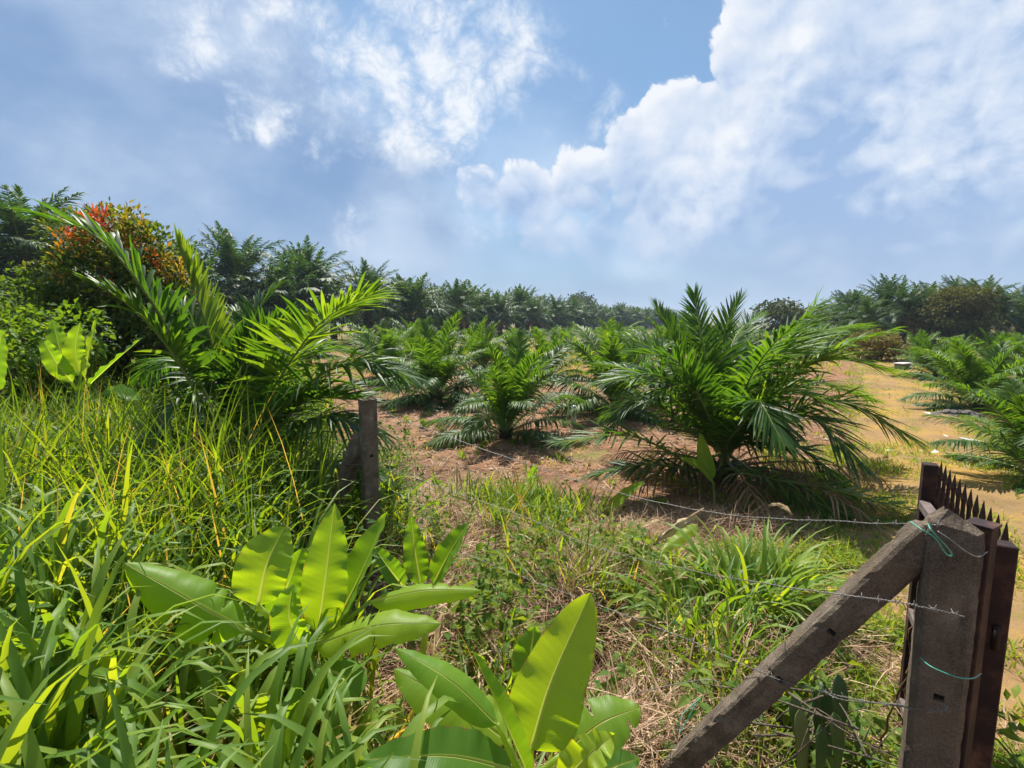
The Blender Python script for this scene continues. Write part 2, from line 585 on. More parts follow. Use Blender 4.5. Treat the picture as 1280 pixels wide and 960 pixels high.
M['palm_trunk'] = plain_mat('palm_trunk_bark', [(.2, (.035, .026, .02)), (.6, (.10, .075, .05)), (1.0, (.20, .15, .10))], rough=.9, scale=5, bump=.8, bdist=.05)
M['bark'] = plain_mat('tree_bark', [(.2, (.06, .045, .03)), (.7, (.14, .11, .08))], rough=.9, scale=6, bump=.8, bdist=.03)
M['banana'] = leaf_mat('banana_leaf', [(0.0, (.048, .13, .022)), (.5, (.11, .225, .024)), (1.0, (.23, .335, .028))], trans=.50, tgain=(3.6, 2.9, .4), rough=.46, spec=.26, vary=.3, nscale=5.0, ribs=900.0, patch=.12)
M['banana_rib'] = leaf_mat('banana_midrib', [(0.0, (.24, .34, .06)), (1.0, (.42, .48, .12))], trans=.55, tgain=(2.0, 1.8, .9), rough=.4, spec=.4)
M['banana_stem'] = plain_mat('banana_stem', [(0.0, (.10, .16, .05)), (.6, (.20, .26, .09)), (1.0, (.22, .13, .07))], rough=.45, scale=7, bump=.1)
G_STOPS = [(0.0, (.045, .10, .014)), (.45, (.11, .19, .020)), (.75, (.20, .245, .030)), (.9, (.25, .19, .085)), (1.0, (.31, .22, .13))]
M['grass'] = leaf_mat('grass_blade', G_STOPS, trans=.46, tgain=(3.0, 2.5, .5), rough=.48, spec=.3, vary=.22)
M['broad_grass'] = leaf_mat('broad_grass_blade', [(0.0, (.06, .13, .022)), (.5, (.125, .215, .030)), (.85, (.22, .28, .04)), (1.0, (.38, .29, .13))], trans=.44, tgain=(3.0, 2.5, .45), rough=.48, spec=.25, vary=.22)
M['straw'] = leaf_mat('dry_straw', [(0.0, (.12, .058, .034)), (.5, (.33, .20, .12)), (1.0, (.58, .44, .29))], trans=.2, tgain=(1.2, 1.1, .9), rough=.7, spec=.25, vary=.3)
M['herb'] = leaf_mat('herb_leaf', [(0.0, (.045, .11, .02)), (.5, (.12, .21, .025)), (1.0, (.24, .29, .035))], trans=.42, tgain=(2.5, 2.1, .5), rough=.6, spec=.15)
M['dark_weed'] = leaf_mat('weed_leaf', [(0.0, (.025, .07, .016)), (.5, (.06, .125, .022)), (1.0, (.16, .21, .04))], trans=.38, tgain=(2.6, 2.3, .5), rough=.65, spec=.12)
M['shrub'] = leaf_mat('shrub_leaf', [(0.0, (.018, .042, .012)), (.35, (.05, .095, .018)), (.6, (.17, .20, .025)), (.75, (.32, .20, .028)), (.88, (.46, .12, .032)), (1.0, (.42, .065, .05))],
                     trans=.36, tgain=(2.1, 1.9, .6), rough=.5, spec=.25, vary=.12)
M['tree_leaf'] = leaf_mat('tree_leaf', [(0.0, (.022, .042, .012)), (.5, (.06, .085, .02)), (1.0, (.16, .12, .035))], trans=.25, tgain=(1.8, 1.7, .6), rough=.65, spec=.15)
M['succulent'] = leaf_mat('thick_leaf', [(0.0, (.03, .08, .02)), (.5, (.07, .13, .03)), (1.0, (.16, .18, .05))], trans=.14, rough=.35, spec=.5)
M['concrete'] = None
M['wire'] = plain_mat('galvanised_wire', [(0.0, (.10, .085, .075)), (1.0, (.30, .29, .28))], rough=.55, scale=60, bump=.1, metallic=.5)
M['green_wire'] = plain_mat('green_coated_wire', [(0.0, (.04, .20, .14)), (1.0, (.10, .38, .30))], rough=.4, scale=30, bump=.05)
M['rust'] = plain_mat('rusty_steel', [(.34, (.012, .006, .006)), (.50, (.028, .011, .010)), (.60, (.065, .028, .019)), (.72, (.15, .075, .045))], rough=.68, scale=11, bump=.3, bdist=.003, metallic=.25, spec=.4)
M['rail'] = plain_mat('weathered_steel_rail', [(.2, (.08, .06, .055)), (.6, (.20, .16, .15)), (1.0, (.34, .29, .27))], rough=.6, scale=18, bump=.3, bdist=.003, metallic=.2)
M['white'] = plain_mat('white_scrap', [(0.0, (.45, .43, .40)), (1.0, (.80, .79, .76))], rough=.7, scale=10, bump=.2)
M['stone'] = plain_mat('grey_stone', [(.2, (.06, .055, .05)), (.8, (.19, .175, .155))], rough=.9, scale=12, bump=.5)
M['clod'] = plain_mat('soil_clod', [(0.0, (.20, .10, .055)), (1.0, (.42, .26, .16))], rough=.95, scale=14, bump=.6)


def concrete_mat():
    m, t = new_mat('weathered_concrete')
    co = t.node('ShaderNodeTexCoord')
    O = co.outputs['Object']
    n1 = t.noise(O, 9, 7, .65)
    n2 = t.noise(t.vmath('ADD', O, (5, 2, 1)), 34, 5, .6)
    n3 = t.noise(t.vmath('MULTIPLY', O, (30, 30, 4)), 1.0, 5, .6)
    c = ramp_node(t, n1, [(.28, (.075, .053, .038)), (.5, (.15, .114, .084)), (.72, (.30, .245, .185))])
    c = t.mix(t.math('MULTIPLY', t.smooth(n2, .56, .72), .4), c, (.26, .21, .155))
    c = t.mix(t.math('MULTIPLY', t.smooth(n3, .50, .70), .75), c, (.060, .042, .030))
    n4 = t.noise(t.vmath('ADD', O, (9, 4, 2)), 4.5, 6, .65)
    c = t.mix(t.math('MULTIPLY', t.smooth(n4, .50, .66), .6), c, (.075, .058, .040))
    c = t.mix(t.math('MULTIPLY', t.smooth(n4, .46, .34), .5), c, (.20, .145, .095))
    lich = t.noise(t.vmath('ADD', O, (1, 7, 3)), 55, 3, .5)
    c = t.mix(t.math('MULTIPLY', t.math('MULTIPLY', t.smooth(lich, .62, .74), t.smooth(n1, .45, .6)), .35), c, (.42, .40, .35))
    p = t.node('ShaderNodeBsdfPrincipled')
    t.put(p.inputs['Base Color'], c)
    p.inputs['Roughness'].default_value = .9
    p.inputs['Specular IOR Level'].default_value = .2
    bp = t.node('ShaderNodeBump')
    g1 = t.noise(O, 260, 3, .6)
    c2 = t.mix(t.math('MULTIPLY', t.smooth(g1, .52, .68), .45), c, (.27, .225, .175))
    c2 = t.mix(t.math('MULTIPLY', t.smooth(g1, .46, .34), .5), c2, (.04, .032, .025))
    t.put(p.inputs['Base Color'], c2)
    bp.inputs['Strength'].default_value = 1.0
    bp.inputs['Distance'].default_value = .010
    t.put(bp.inputs['Height'], t.math('ADD', t.math('ADD', t.noise(O, 70, 6, .75), t.math('MULTIPLY', g1, .5)), t.math('MULTIPLY', n1, 1.2)))
    t.l.new(bp.outputs[0], p.inputs['Normal'])
    out = t.node('ShaderNodeOutputMaterial')
    t.l.new(p.outputs[0], out.inputs['Surface'])
    return m


M['concrete'] = concrete_mat()


def ground_mat():
    m, t = new_mat('soil_with_litter')
    co = t.node('ShaderNodeTexCoord')
    O = co.outputs['Object']
    n1 = t.noise(O, .7, 6, .6)
    n2 = t.noise(O, 4.0, 8, .7)
    n3 = t.noise(O, 38.0, 5, .7)
    c = ramp_node(t, n2, [(.30, (.080, .040, .025)), (.44, (.18, .088, .052)), (.55, (.28, .148, .080)), (.72, (.375, .23, .135))])
    c = t.mix(t.math('MULTIPLY', t.smooth(n1, .52, .66), .7), c, (.27, .10, .034))
    c = t.mix(t.math('MULTIPLY', t.smooth(n3, .50, .64), .55), c, (.35, .23, .14))
    # low green growth here and there, more beyond the first palms
    sx = t.node('ShaderNodeSeparateXYZ')
    t.put(sx.inputs[0], O)
    gb = t.noise(t.vmath('ADD', O, (31, 7, 0)), .55, 6, .65)
    far = t.smooth(sx.outputs['Y'], 12.0, 45.0, 0.0, .22)
    g = t.smooth(t.math('ADD', gb, far), .56, .66)
    gc = t.mix(n2, (.09, .12, .025), (.22, .23, .06))
    c = t.mix(t.math('MULTIPLY', g, t.smooth(n3, .38, .56)), c, gc)
    # dark brown ground under the rank grass by the fence
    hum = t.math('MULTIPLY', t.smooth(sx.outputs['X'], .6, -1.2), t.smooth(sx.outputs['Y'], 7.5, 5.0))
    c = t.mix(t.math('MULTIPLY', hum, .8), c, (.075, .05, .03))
    p = t.node('ShaderNodeBsdfPrincipled')
    t.put(p.inputs['Base Color'], c)
    p.inputs['Roughness'].default_value = .95
    p.inputs['Specular IOR Level'].default_value = .15
    bp = t.node('ShaderNodeBump')
    bp.inputs['Strength'].default_value = 1.0
    bp.inputs['Distance'].default_value = .06
    t.put(bp.inputs['Height'], t.math('ADD', n2, t.math('MULTIPLY', n3, .5)))
    t.l.new(bp.outputs[0], p.inputs['Normal'])
    out = t.node('ShaderNodeOutputMaterial')
    t.l.new(p.outputs[0], out.inputs['Surface'])
    return m


def track_mat():
    m, t = new_mat('ochre_dirt_track')
    co = t.node('ShaderNodeTexCoord')
    O = co.outputs['Object']
    n1 = t.noise(O, .9, 6, .6)
    n2 = t.noise(O, 6.0, 8, .7)
    n3 = t.noise(O, 45.0, 4, .7)
    c = ramp_node(t, n1, [(.32, (.18, .112, .054)), (.48, (.255, .160, .065)), (.64, (.33, .195, .048))])
    c = t.mix(t.math('MULTIPLY', t.smooth(n2, .52, .68), .6), c, (.23, .16, .095))
    c = t.mix(t.math('MULTIPLY', t.smooth(n3, .56, .68), .4), c, (.28, .21, .14))
    pa = t.node('ShaderNodeAttribute', attribute_name='tint')
    gn = t.noise(t.vmath('ADD', O, (3, 9, 0)), 1.6, 7, .68)
    g = t.smooth(t.math('ADD', gn, t.math('MULTIPLY', pa.outputs['Fac'], .20)), .53, .66)
    c = t.mix(t.math('MULTIPLY', g, .75), c, t.mix(n2, (.10, .115, .022), (.20, .175, .045)))
    p = t.node('ShaderNodeBsdfPrincipled')
    t.put(p.inputs['Base Color'], c)
    p.inputs['Roughness'].default_value = .95
    p.inputs['Specular IOR Level'].default_value = .15
    bp = t.node('ShaderNodeBump')
    bp.inputs['Strength'].default_value = .7
    bp.inputs['Distance'].default_value = .03
    t.put(bp.inputs['Height'], t.math('ADD', n2, t.math('MULTIPLY', n3, .4)))
    t.l.new(bp.outputs[0], p.inputs['Normal'])
    out = t.node('ShaderNodeOutputMaterial')
    t.l.new(p.outputs[0], out.inputs['Surface'])
    return m


M['ground'], M['track'] = ground_mat(), track_mat()


# ------------------------------------------------------------------ ground, track, hills
def graded(lo, hi, fine, n_f, n_c):
    """coordinates dense between -fine..fine, growing geometrically outwards"""
    a = np.linspace(-fine, fine, n_f)
    step = 2 * fine / (n_f - 1)
    outp = fine + step * np.cumsum(np.geomspace(1, (hi - fine) / step / n_c * 3.2, n_c))
    outp = fine + (outp - fine) * (hi - fine) / (outp[-1] - fine)
    outm = -fine - (outp - fine) * (-lo - fine) / (hi - fine)
    return np.concatenate([outm[::-1], a, outp])


def build_ground():
    xs = graded(-6000, 6000, 14, 200, 46)
    ys = graded(-300, 6000, 14, 200, 46)
    X, Y = np.meshgrid(xs, ys)
    Z = ground_z(X, Y)
    nx, ny = len(xs), len(ys)
    i = np.arange(ny - 1)[:, None] * nx
    j = np.arange(nx - 1)[None, :]
    Q = np.stack([i + j, i + j + 1, i + nx + j + 1, i + nx + j], -1).reshape(-1, 4)
    mb = MB()
    mb.add(np.stack([X, Y, Z], -1), Q)
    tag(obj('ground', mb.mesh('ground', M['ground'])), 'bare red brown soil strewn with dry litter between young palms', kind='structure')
    # the track, a sheet with ragged edges just above the soil
    ys = np.concatenate([np.arange(-6, 16, .12), np.arange(16, 60, .5)])
    nv = 25
    v = np.linspace(-1, 1, nv)
    mid, half = track_mid(ys), track_half(ys)
    rag_l = .32 * (vnoise(ys * 1.7, ys * 0 + 1.5, 21) - .5) + .18 * (vnoise(ys * 6.0, ys * 0 + 4.5, 22) - .5)
    rag_r = .32 * (vnoise(ys * 1.7, ys * 0 + 7.5, 23) - .5) + .18 * (vnoise(ys * 6.0, ys * 0 + 9.5, 24) - .5)
    wid = np.where(v[None, :] < 0, (half + rag_l)[:, None], (half + rag_r)[:, None]) * 1.25
    X = mid[:, None] + v[None, :] * wid
    Y = np.repeat(ys[:, None], nv, 1)
    rut = -.03 * np.exp(-((np.abs(v) - .5) / .16) ** 2)[None, :] * (1 - v[None, :] ** 6)
    # follow the same sheet, a little proud so no ground vertex pokes through
    Z = ground_z(X, Y) + .012 + (rut + .03) * (1 - v[None, :] ** 8)
    n = len(ys)
    i = np.arange(n - 1)[:, None] * nv
    j = np.arange(nv - 1)[None, :]
    Q = np.stack([i + j, i + j + 1, i + nv + j + 1, i + nv + j], -1).reshape(-1, 4)
    mb = MB()
    edge = np.clip(np.abs(v) ** 3 + .6 * np.exp(-(v / .16) ** 2) - .35, -1, 1)
    mb.add(np.stack([X, Y, Z], -1), Q, tint=np.repeat(edge[None, :], n, 0).ravel())
    tag(obj('dirt_track', mb.mesh('dirt_track', M['track'])), 'ochre dirt track running away past the gate', kind='structure')
    # far hills
    hm = plain_mat('far_hillside', [(.3, (.03, .05, .025)), (.5, (.05, .065, .03)), (.62, (.22, .16, .11))], scale=.004, bump=0)
    th = np.linspace(rad(-60), rad(75), 200)
    rr = np.linspace(1100, 3200, 12)
    T_, R_ = np.meshgrid(th, rr)
    prof = np.interp(R_, [1100, 1500, 2300, 2700, 3200], [0, .25, 1, .9, .2])
    H = (34 + 26 * vnoise(T_ * 11, R_ * .0008, 31) + 9 * vnoise(T_ * 45, R_ * .004, 32)) * prof - 6
    H = H * (1 - .5 * sstep(rad(27), rad(33), T_))
    mb = MB()
    n, nv = len(rr), len(th)
    i = np.arange(n - 1)[:, None] * nv
    j = np.arange(nv - 1)[None, :]
    Q = np.stack([i + j, i + j + 1, i + nv + j + 1, i + nv + j], -1).reshape(-1, 4)
    mb.add(np.stack([R_ * np.sin(T_), R_ * np.cos(T_), H], -1), Q)
    tag(obj('hills', mb.mesh('hills', hm)), 'low blue hills with a bare earth slope on the horizon', kind='structure')


build_ground()


# ------------------------------------------------------------------ fronds
def frond_into(mb, P, up=(0, 0, 1), pairs=48, ll=.42, lw=.03, start=.16, vee=.35, jit=.25, droop=.35, r0=.018, seed=0,
               tint=.45, tvar=.25, K=5, fold=.3, a0=68, a1=18, thin=0.0, mats=(0, 1), one_plane=False):
    """feather leaf along the path P: a stalk and two rows of folded leaflets"""
    rg = np.random.default_rng(seed)
    T, S, N = frames(P, up)
    n = len(P)
    L = np.concatenate([[0], np.cumsum(np.linalg.norm(np.diff(P, axis=0), axis=1))])
    L = L / L[-1]
    length = np.linalg.norm(np.diff(P, axis=0), axis=1).sum()
    t = start + (1 - start) * (np.linspace(0, 1, pairs) ** .92)
    t = np.concatenate([t, t])
    s = np.concatenate([np.full(pairs, -1.0), np.full(pairs, 1.0)])
    t = np.clip(t + rg.normal(0, .25 / pairs, len(t)), start, 1)
    if thin:
        keep = rg.random(len(t)) > thin
        t, s = t[keep], s[keep]
    m = len(t)

    def ip(A):
        return np.stack([np.interp(t, L, A[:, k]) for k in range(3)], -1)
    B, Tt, St, Nt = ip(P), norm(ip(T)), norm(ip(S)), norm(ip(N))
    u = (t - start) / (1 - start)
    ang = np.radians(a0 + (a1 - a0) * u ** 1.6 + rg.normal(0, 5, m))
    ve = vee + rg.normal(0, jit, m)
    D = np.cos(ang)[:, None] * Tt + np.sin(ang)[:, None] * (s[:, None] * St * np.cos(ve)[:, None] + Nt * np.sin(ve)[:, None])
    D = norm(D)
    prof = np.interp(u, [0, .12, .4, .7, .9, 1], [.45, .8, 1, .88, .6, .42])
    l = ll * prof * rg.uniform(.85, 1.12, m)
    w = lw * np.interp(u, [0, .2, .7, 1], [.55, 1, .9, .55]) * rg.uniform(.85, 1.15, m)
    W = norm(Tt - D * (Tt * D).sum(-1, keepdims=True))
    NN = norm(np.cross(D, W))
    us = np.linspace(0, 1, K)
    wp = np.interp(us, [0, .12, .35, .7, 1], [.45, .85, 1, .72, .03])
    dr = droop * rg.uniform(.55, 1.5, m)
    C = B[:, None, :] + D[:, None, :] * (l[:, None] * us[None, :] * (1 - .18 * dr[:, None] * us[None, :]))[:, :, None]
    C[:, :, 2] -= (l * dr)[:, None] * us[None, :] ** 2.2
    hw = (w[:, None] * wp[None, :] * .5)[:, :, None]
    ti = np.clip(tint + rg.normal(0, tvar, m), 0, 1)
    if K >= 5:
        f = fold * hw
        V = np.stack([C - W[:, None, :] * hw - s[:, None, None] * NN[:, None, :] * -f, C, C + W[:, None, :] * hw - s[:, None, None] * NN[:, None, :] * -f], 2)
        nv = 3
    else:
        V = np.stack([C - W[:, None, :] * hw, C + W[:, None, :] * hw], 2)
        nv = 2
    base = (np.arange(m) * K * nv)[:, None, None]
    i = (np.arange(K - 1) * nv)[None, :, None]
    j = np.arange(nv - 1)[None, None, :]
    a = base + i + j
    Q = np.stack([a, a + 1, a + nv + 1, a + nv], -1).reshape(-1, 4)
    mb.add(V.reshape(-1, 3), Q, tint=np.repeat(ti, K * nv), mat=mats[0])
    rr = r0 * np.interp(np.linspace(0, 1, n), [0, .15, .6, 1], [1.5, 1, .55, .12])
    mb.tube(P, rr, 5 if K >= 5 else 3, tint=.5, mat=mats[1], cap=False)


def frond_path(L, a0, bend, n=14, side=0.0):
    """stalk leaving at a0 degrees above the horizon and bending over by bend degrees"""
    u = np.linspace(0, 1, n)
    a = np.radians(a0 - bend * u ** 1.35)
    d = L / (n - 1)
    x = np.concatenate([[0], np.cumsum(np.cos(a[:-1]) * d)])
    z = np.concatenate([[0], np.cumsum(np.sin(a[:-1]) * d)])
    y = side * u ** 2 * L
    return np.stack([x, y, z], -1)


def young_fronds():
    """frond meshes of unit palms, by ring: upright, mid, outer, low"""
    rings = []
    spec = [(84, 28, 1.75, .2), (72, 46, 2.0, .35), (58, 62, 2.05, .45), (40, 62, 1.95, .5), (20, 48, 1.7, .45), (4, 26, 1.45, .3)]
    for k, (a0, bend, L, dr) in enumerate(spec):
        row = []
        for v in range(3):
            mb = MB()
            frond_into(mb, frond_path(L * (1 + .08 * (v - 1)), a0, bend + 8 * (v - 1), 14, .05 * (v - 1)), pairs=70, ll=.48, lw=.036, start=.14,
                       vee=.45 - .08 * k, jit=.22, droop=dr, r0=.017, seed=100 + k * 7 + v, tint=.50 - .06 * k, tvar=.16)
            row.append(mb.mesh('young_palm_frond', [M['palm'], M['rachis']]))
        rings.append(row)
    return rings


YF = young_fronds()


def odd_fronds():
    out = []
    for v, (mt, ti) in enumerate((('dead_leaf', .3), ('dead_leaf', .55), ('palm', 1.05))):
        mb = MB()
        frond_into(mb, frond_path(1.5, (8, -2, 30)[v], (34, 20, 50)[v], 11), pairs=40, ll=.38, lw=.024, start=.12, vee=-.1 if v < 2 else .1, jit=.4, droop=.55, r0=.015, seed=180 + v, tint=ti, tvar=.12, thin=.15)
        out.append(mb.mesh('odd_frond', [M[mt], M['rachis'] if v == 2 else M['dead_leaf']]))
    return out


ODD = odd_fronds()


def stump_mesh(h, r, seed, rows=5, per=9):
    """palm stem made of cut frond bases"""
    rg = np.random.default_rng(seed)
    mb = MB()
    zz = np.linspace(-.15, h, 10)
    mb.tube(np.stack([zz * 0, zz * 0, zz], -1), r * np.interp(zz, [-.15, h * .8, h], [1.15, .95, .5]), 12, tint=.3)
    for k in range(rows):
        for j in range(per):
            a = (j + .5 * (k % 2)) / per * 2 * PI + rg.normal(0, .08)
            z = h * (k + .4) / rows
            d = np.array([math.cos(a), math.sin(a), 0])
            p0 = d * r * .85 + [0, 0, z]
            p1 = d * r * 1.25 + [0, 0, z + r * rg.uniform(.35, .7)]
            mb.tube(np.stack([p0, (p0 + p1) / 2 + d * r * .06, p1]), [r * .24, r * .2, r * .12], 5, tint=rg.random())
    return mb.mesh('palm_trunk', M['palm_trunk'])


YT = [stump_mesh(.24, .13, 5, rows=4), stump_mesh(.2, .12, 6, rows=4)]
GA = 2.39996
YOUNG = 'young oil palms planted in rows over the clearing'


def young_palm(x, y, s, label, seed, n=30, group=YOUNG, rz=None, spear=False, skip=None, extra_up=0.0):
    rg = random.Random(seed)
    t = thing('young_oil_palm', label, 'oil palm', gpt(x, y), rg.uniform(0, 6.28) if rz is None else rz, group, s)
    obj('trunk', YT[seed % 2], t)
    n = n + rg.randrange(-9, 3)
    extra_up += rg.uniform(-.06, .12)
    for i in range(n):
        q = i / (n - 1)
        k = min(5, int(q * 6 * (1.0 - extra_up)))
        az = i * GA + rg.uniform(-.2, .2)
        if skip and skip(az % (2 * PI), k):
            continue
        f = obj('frond', rg.choice(YF[k]), t, (.05 * math.cos(az), .05 * math.sin(az), .24 - .035 * k), az, rg.uniform(.85, 1.12))
        f.rotation_euler = (rg.uniform(-.25, .25), rg.uniform(-.12, .12), az)
    for i in range(rg.randrange(3, 6)):
        v = rg.choice((0, 0, 1, 1, 2))
        f = obj('frond', ODD[v], t, (0, 0, .12 if v < 2 else .2), None, rg.uniform(.7, 1.0))
        f.rotation_euler = (rg.uniform(-.3, .3), rg.uniform(-.05, .1), rg.uniform(0, 6.28))
        f['label'] = 'yellowing lower frond' if v == 2 else 'dry brown lower frond'
    t.rotation_euler = (rg.uniform(-.12, .12), rg.uniform(-.12, .12), t.rotation_euler[2])
    return t


def joined_young(seed):
    mb = MB()
    rg = np.random.default_rng(seed)
    n = 28
    for i in range(n):
        k = min(4, int(i / (n - 1) * 5.4))
        a0, bend, L, dr = [(84, 28, 1.75, .2), (72, 46, 2.0, .35), (58, 62, 2.05, .45), (40, 62, 1.95, .5), (20, 48, 1.7, .45)][k]
        P = frond_path(L * rg.uniform(.85, 1.12), a0 + rg.normal(0, 4), bend + rg.normal(0, 6), 8)
        az = i * GA + rg.normal(0, .15)
        R = np.array([[math.cos(az), -math.sin(az), 0], [math.sin(az), math.cos(az), 0], [0, 0, 1]])
        P = P @ R.T + [0, 0, .28]
        frond_into(mb, P, pairs=30, ll=.48, lw=.075, vee=.4 - .08 * k, jit=.25, droop=dr, r0=.016, seed=seed * 50 + i, tint=.52 - .06 * k, tvar=.16, K=4)
    return mb.mesh('young_palm_crown', [M['palm'], M['rachis']])


JY = [joined_young(s) for s in (1, 2, 3)]


def far_young(x, y, s, seed, label, group):
    rg = random.Random(seed)
    t = thing('young_oil_palm', label, 'oil palm', gpt(x, y), rg.uniform(0, 6.28), group, s)
    obj('crown', JY[seed % 3], t)
    obj('trunk', YT[seed % 2], t)
    return t


# -------------------------------------------------- the palms of the clearing, one by one
def put_young(px, py, s, label, seed, **kw):
    p = gr(px, py)
    return young_palm(p[0], p[1], s, label, seed, **kw), p


put_young(632, 548, .82, 'compact young oil palm standing alone in the middle of the bare red soil', 11, n=26, extra_up=.12)
put_young(545, 503, .98, 'bright green young oil palm behind and left of the lone middle palm', 12)
t3, p3 = put_young(768, 517, .95, 'young oil palm with a yellow new frond half hidden behind the big right palm', 13)
put_young(486, 478, 1.0, 'young oil palm just right of the large left fronds by the fence', 14)
put_young(690, 474, 1.0, 'young oil palm showing over the right shoulder of the lone middle palm', 15)
put_young(605, 466, 1.05, 'young oil palm right behind the lone middle palm', 16)
put_young(1222, 512, (.95, .95, .74), 'broad young oil palm right of the track behind the grey rubble heap', 17, n=28)
put_young(1300, 600, (.8, .8, .62), 'low young oil palm at the right photo edge with one frond near the track', 18, n=22)
put_young(1290, 498, (.9, .9, .72), 'young oil palm at the right edge behind the low frond', 19, n=26)
put_young(1172, 474, (.9, .9, .7), 'young oil palm whose fronds hang over the far right side of the track', 20)
put_young(1240, 463, (1.0, 1.0, .8), 'young oil palm in second row right of the track', 21)
put_young(1300, 468, (1.0, 1.0, .8), 'young oil palm in second row at the right photo edge', 22)
put_young(1150, 452, (1.0, 1.0, .8), 'young oil palm beyond the white block at the end of the track', 23)
put_young(840, 468, 1.1, 'young oil palm directly behind the left half of the big right palm', 24)
put_young(760, 452, 1.15, 'young oil palm beyond the one with the yellow frond', 25)
put_young(520, 455, 1.15, 'young oil palm in second row near the left dark plantation', 26)
# yellow new frond on the third palm
mb = MB()
frond_into(mb, frond_path(1.5, 82, 22, 12), pairs=46, ll=.36, lw=.035, vee=.5, droop=.15, r0=.014, seed=5, tint=1.3, tvar=.05)
yf = obj('frond', mb.mesh('yellow_frond', [M['palm'], M['rachis']]), t3, (0, 0, .4), 2.2)
yf['label'] = 'bright yellow green newest frond'

# rows farther off
rgy = random.Random(4)
placed = [(gr(px, py)[0], gr(px, py)[1]) for px, py in ((632, 548), (545, 503), (768, 517), (905, 600), (486, 478), (690, 474), (605, 466), (1222, 512), (1300, 600), (1290, 498),
          (1172, 474), (1240, 463), (1300, 468), (1150, 452), (840, 468), (760, 452), (520, 455))]


def edge_x(y):
    """x of the near edge of the old plantation on the left"""
    return np.interp(y, [20, 29, 42, 55, 75, 110, 190, 320], [-30, -27, -21, -13, -5, 10, 55, 120])


FARY = 'rows of young oil palms far across the clearing'
for r in range(16):
    yy = 18.5 + r * 5.2 + r * r * .14
    for c in range(-6, 18):
        xx = c * 6.3 + (r % 2) * 3.15 + rgy.uniform(-1, 1)
        y2 = yy + rgy.uniform(-1, 1)
        if xx < edge_x(y2) + 4.5 or abs(xx) > y2 * 1.1 + 2 or y2 > 125:
            continue
        if abs(xx - track_mid(y2)) < 3.2 and y2 < 45:
            continue
        if min((xx - a) ** 2 + (y2 - b) ** 2 for a, b in placed) < 15:
            continue
        side = 'left' if xx < track_mid(min(y2, 79)) else 'right'
        lab = 'distant young oil palm in the rows left of the track' if side == 'left' else 'distant young oil palm in the rows right of the track'
        far_young(xx, y2, rgy.uniform(.66, .86) * (1 if y2 > 26 else 1.15) * (1 if side == 'left' else .9), rgy.randrange(999), lab, FARY + ' ' + side + ' of the track')


def bespoke(name, t, base, pts, **kw):
    """frond through photo points, in world coordinates, as child of the thing t (kept at its base)"""
    P = np.array([base] + [at(*p) for p in pts]) - np.array(t.location)
    mb = MB()
    frond_into(mb, spline(P, 16), **kw)
    return obj(name, mb.mesh('palm_frond', [M['palm'], M['rachis']]), t)


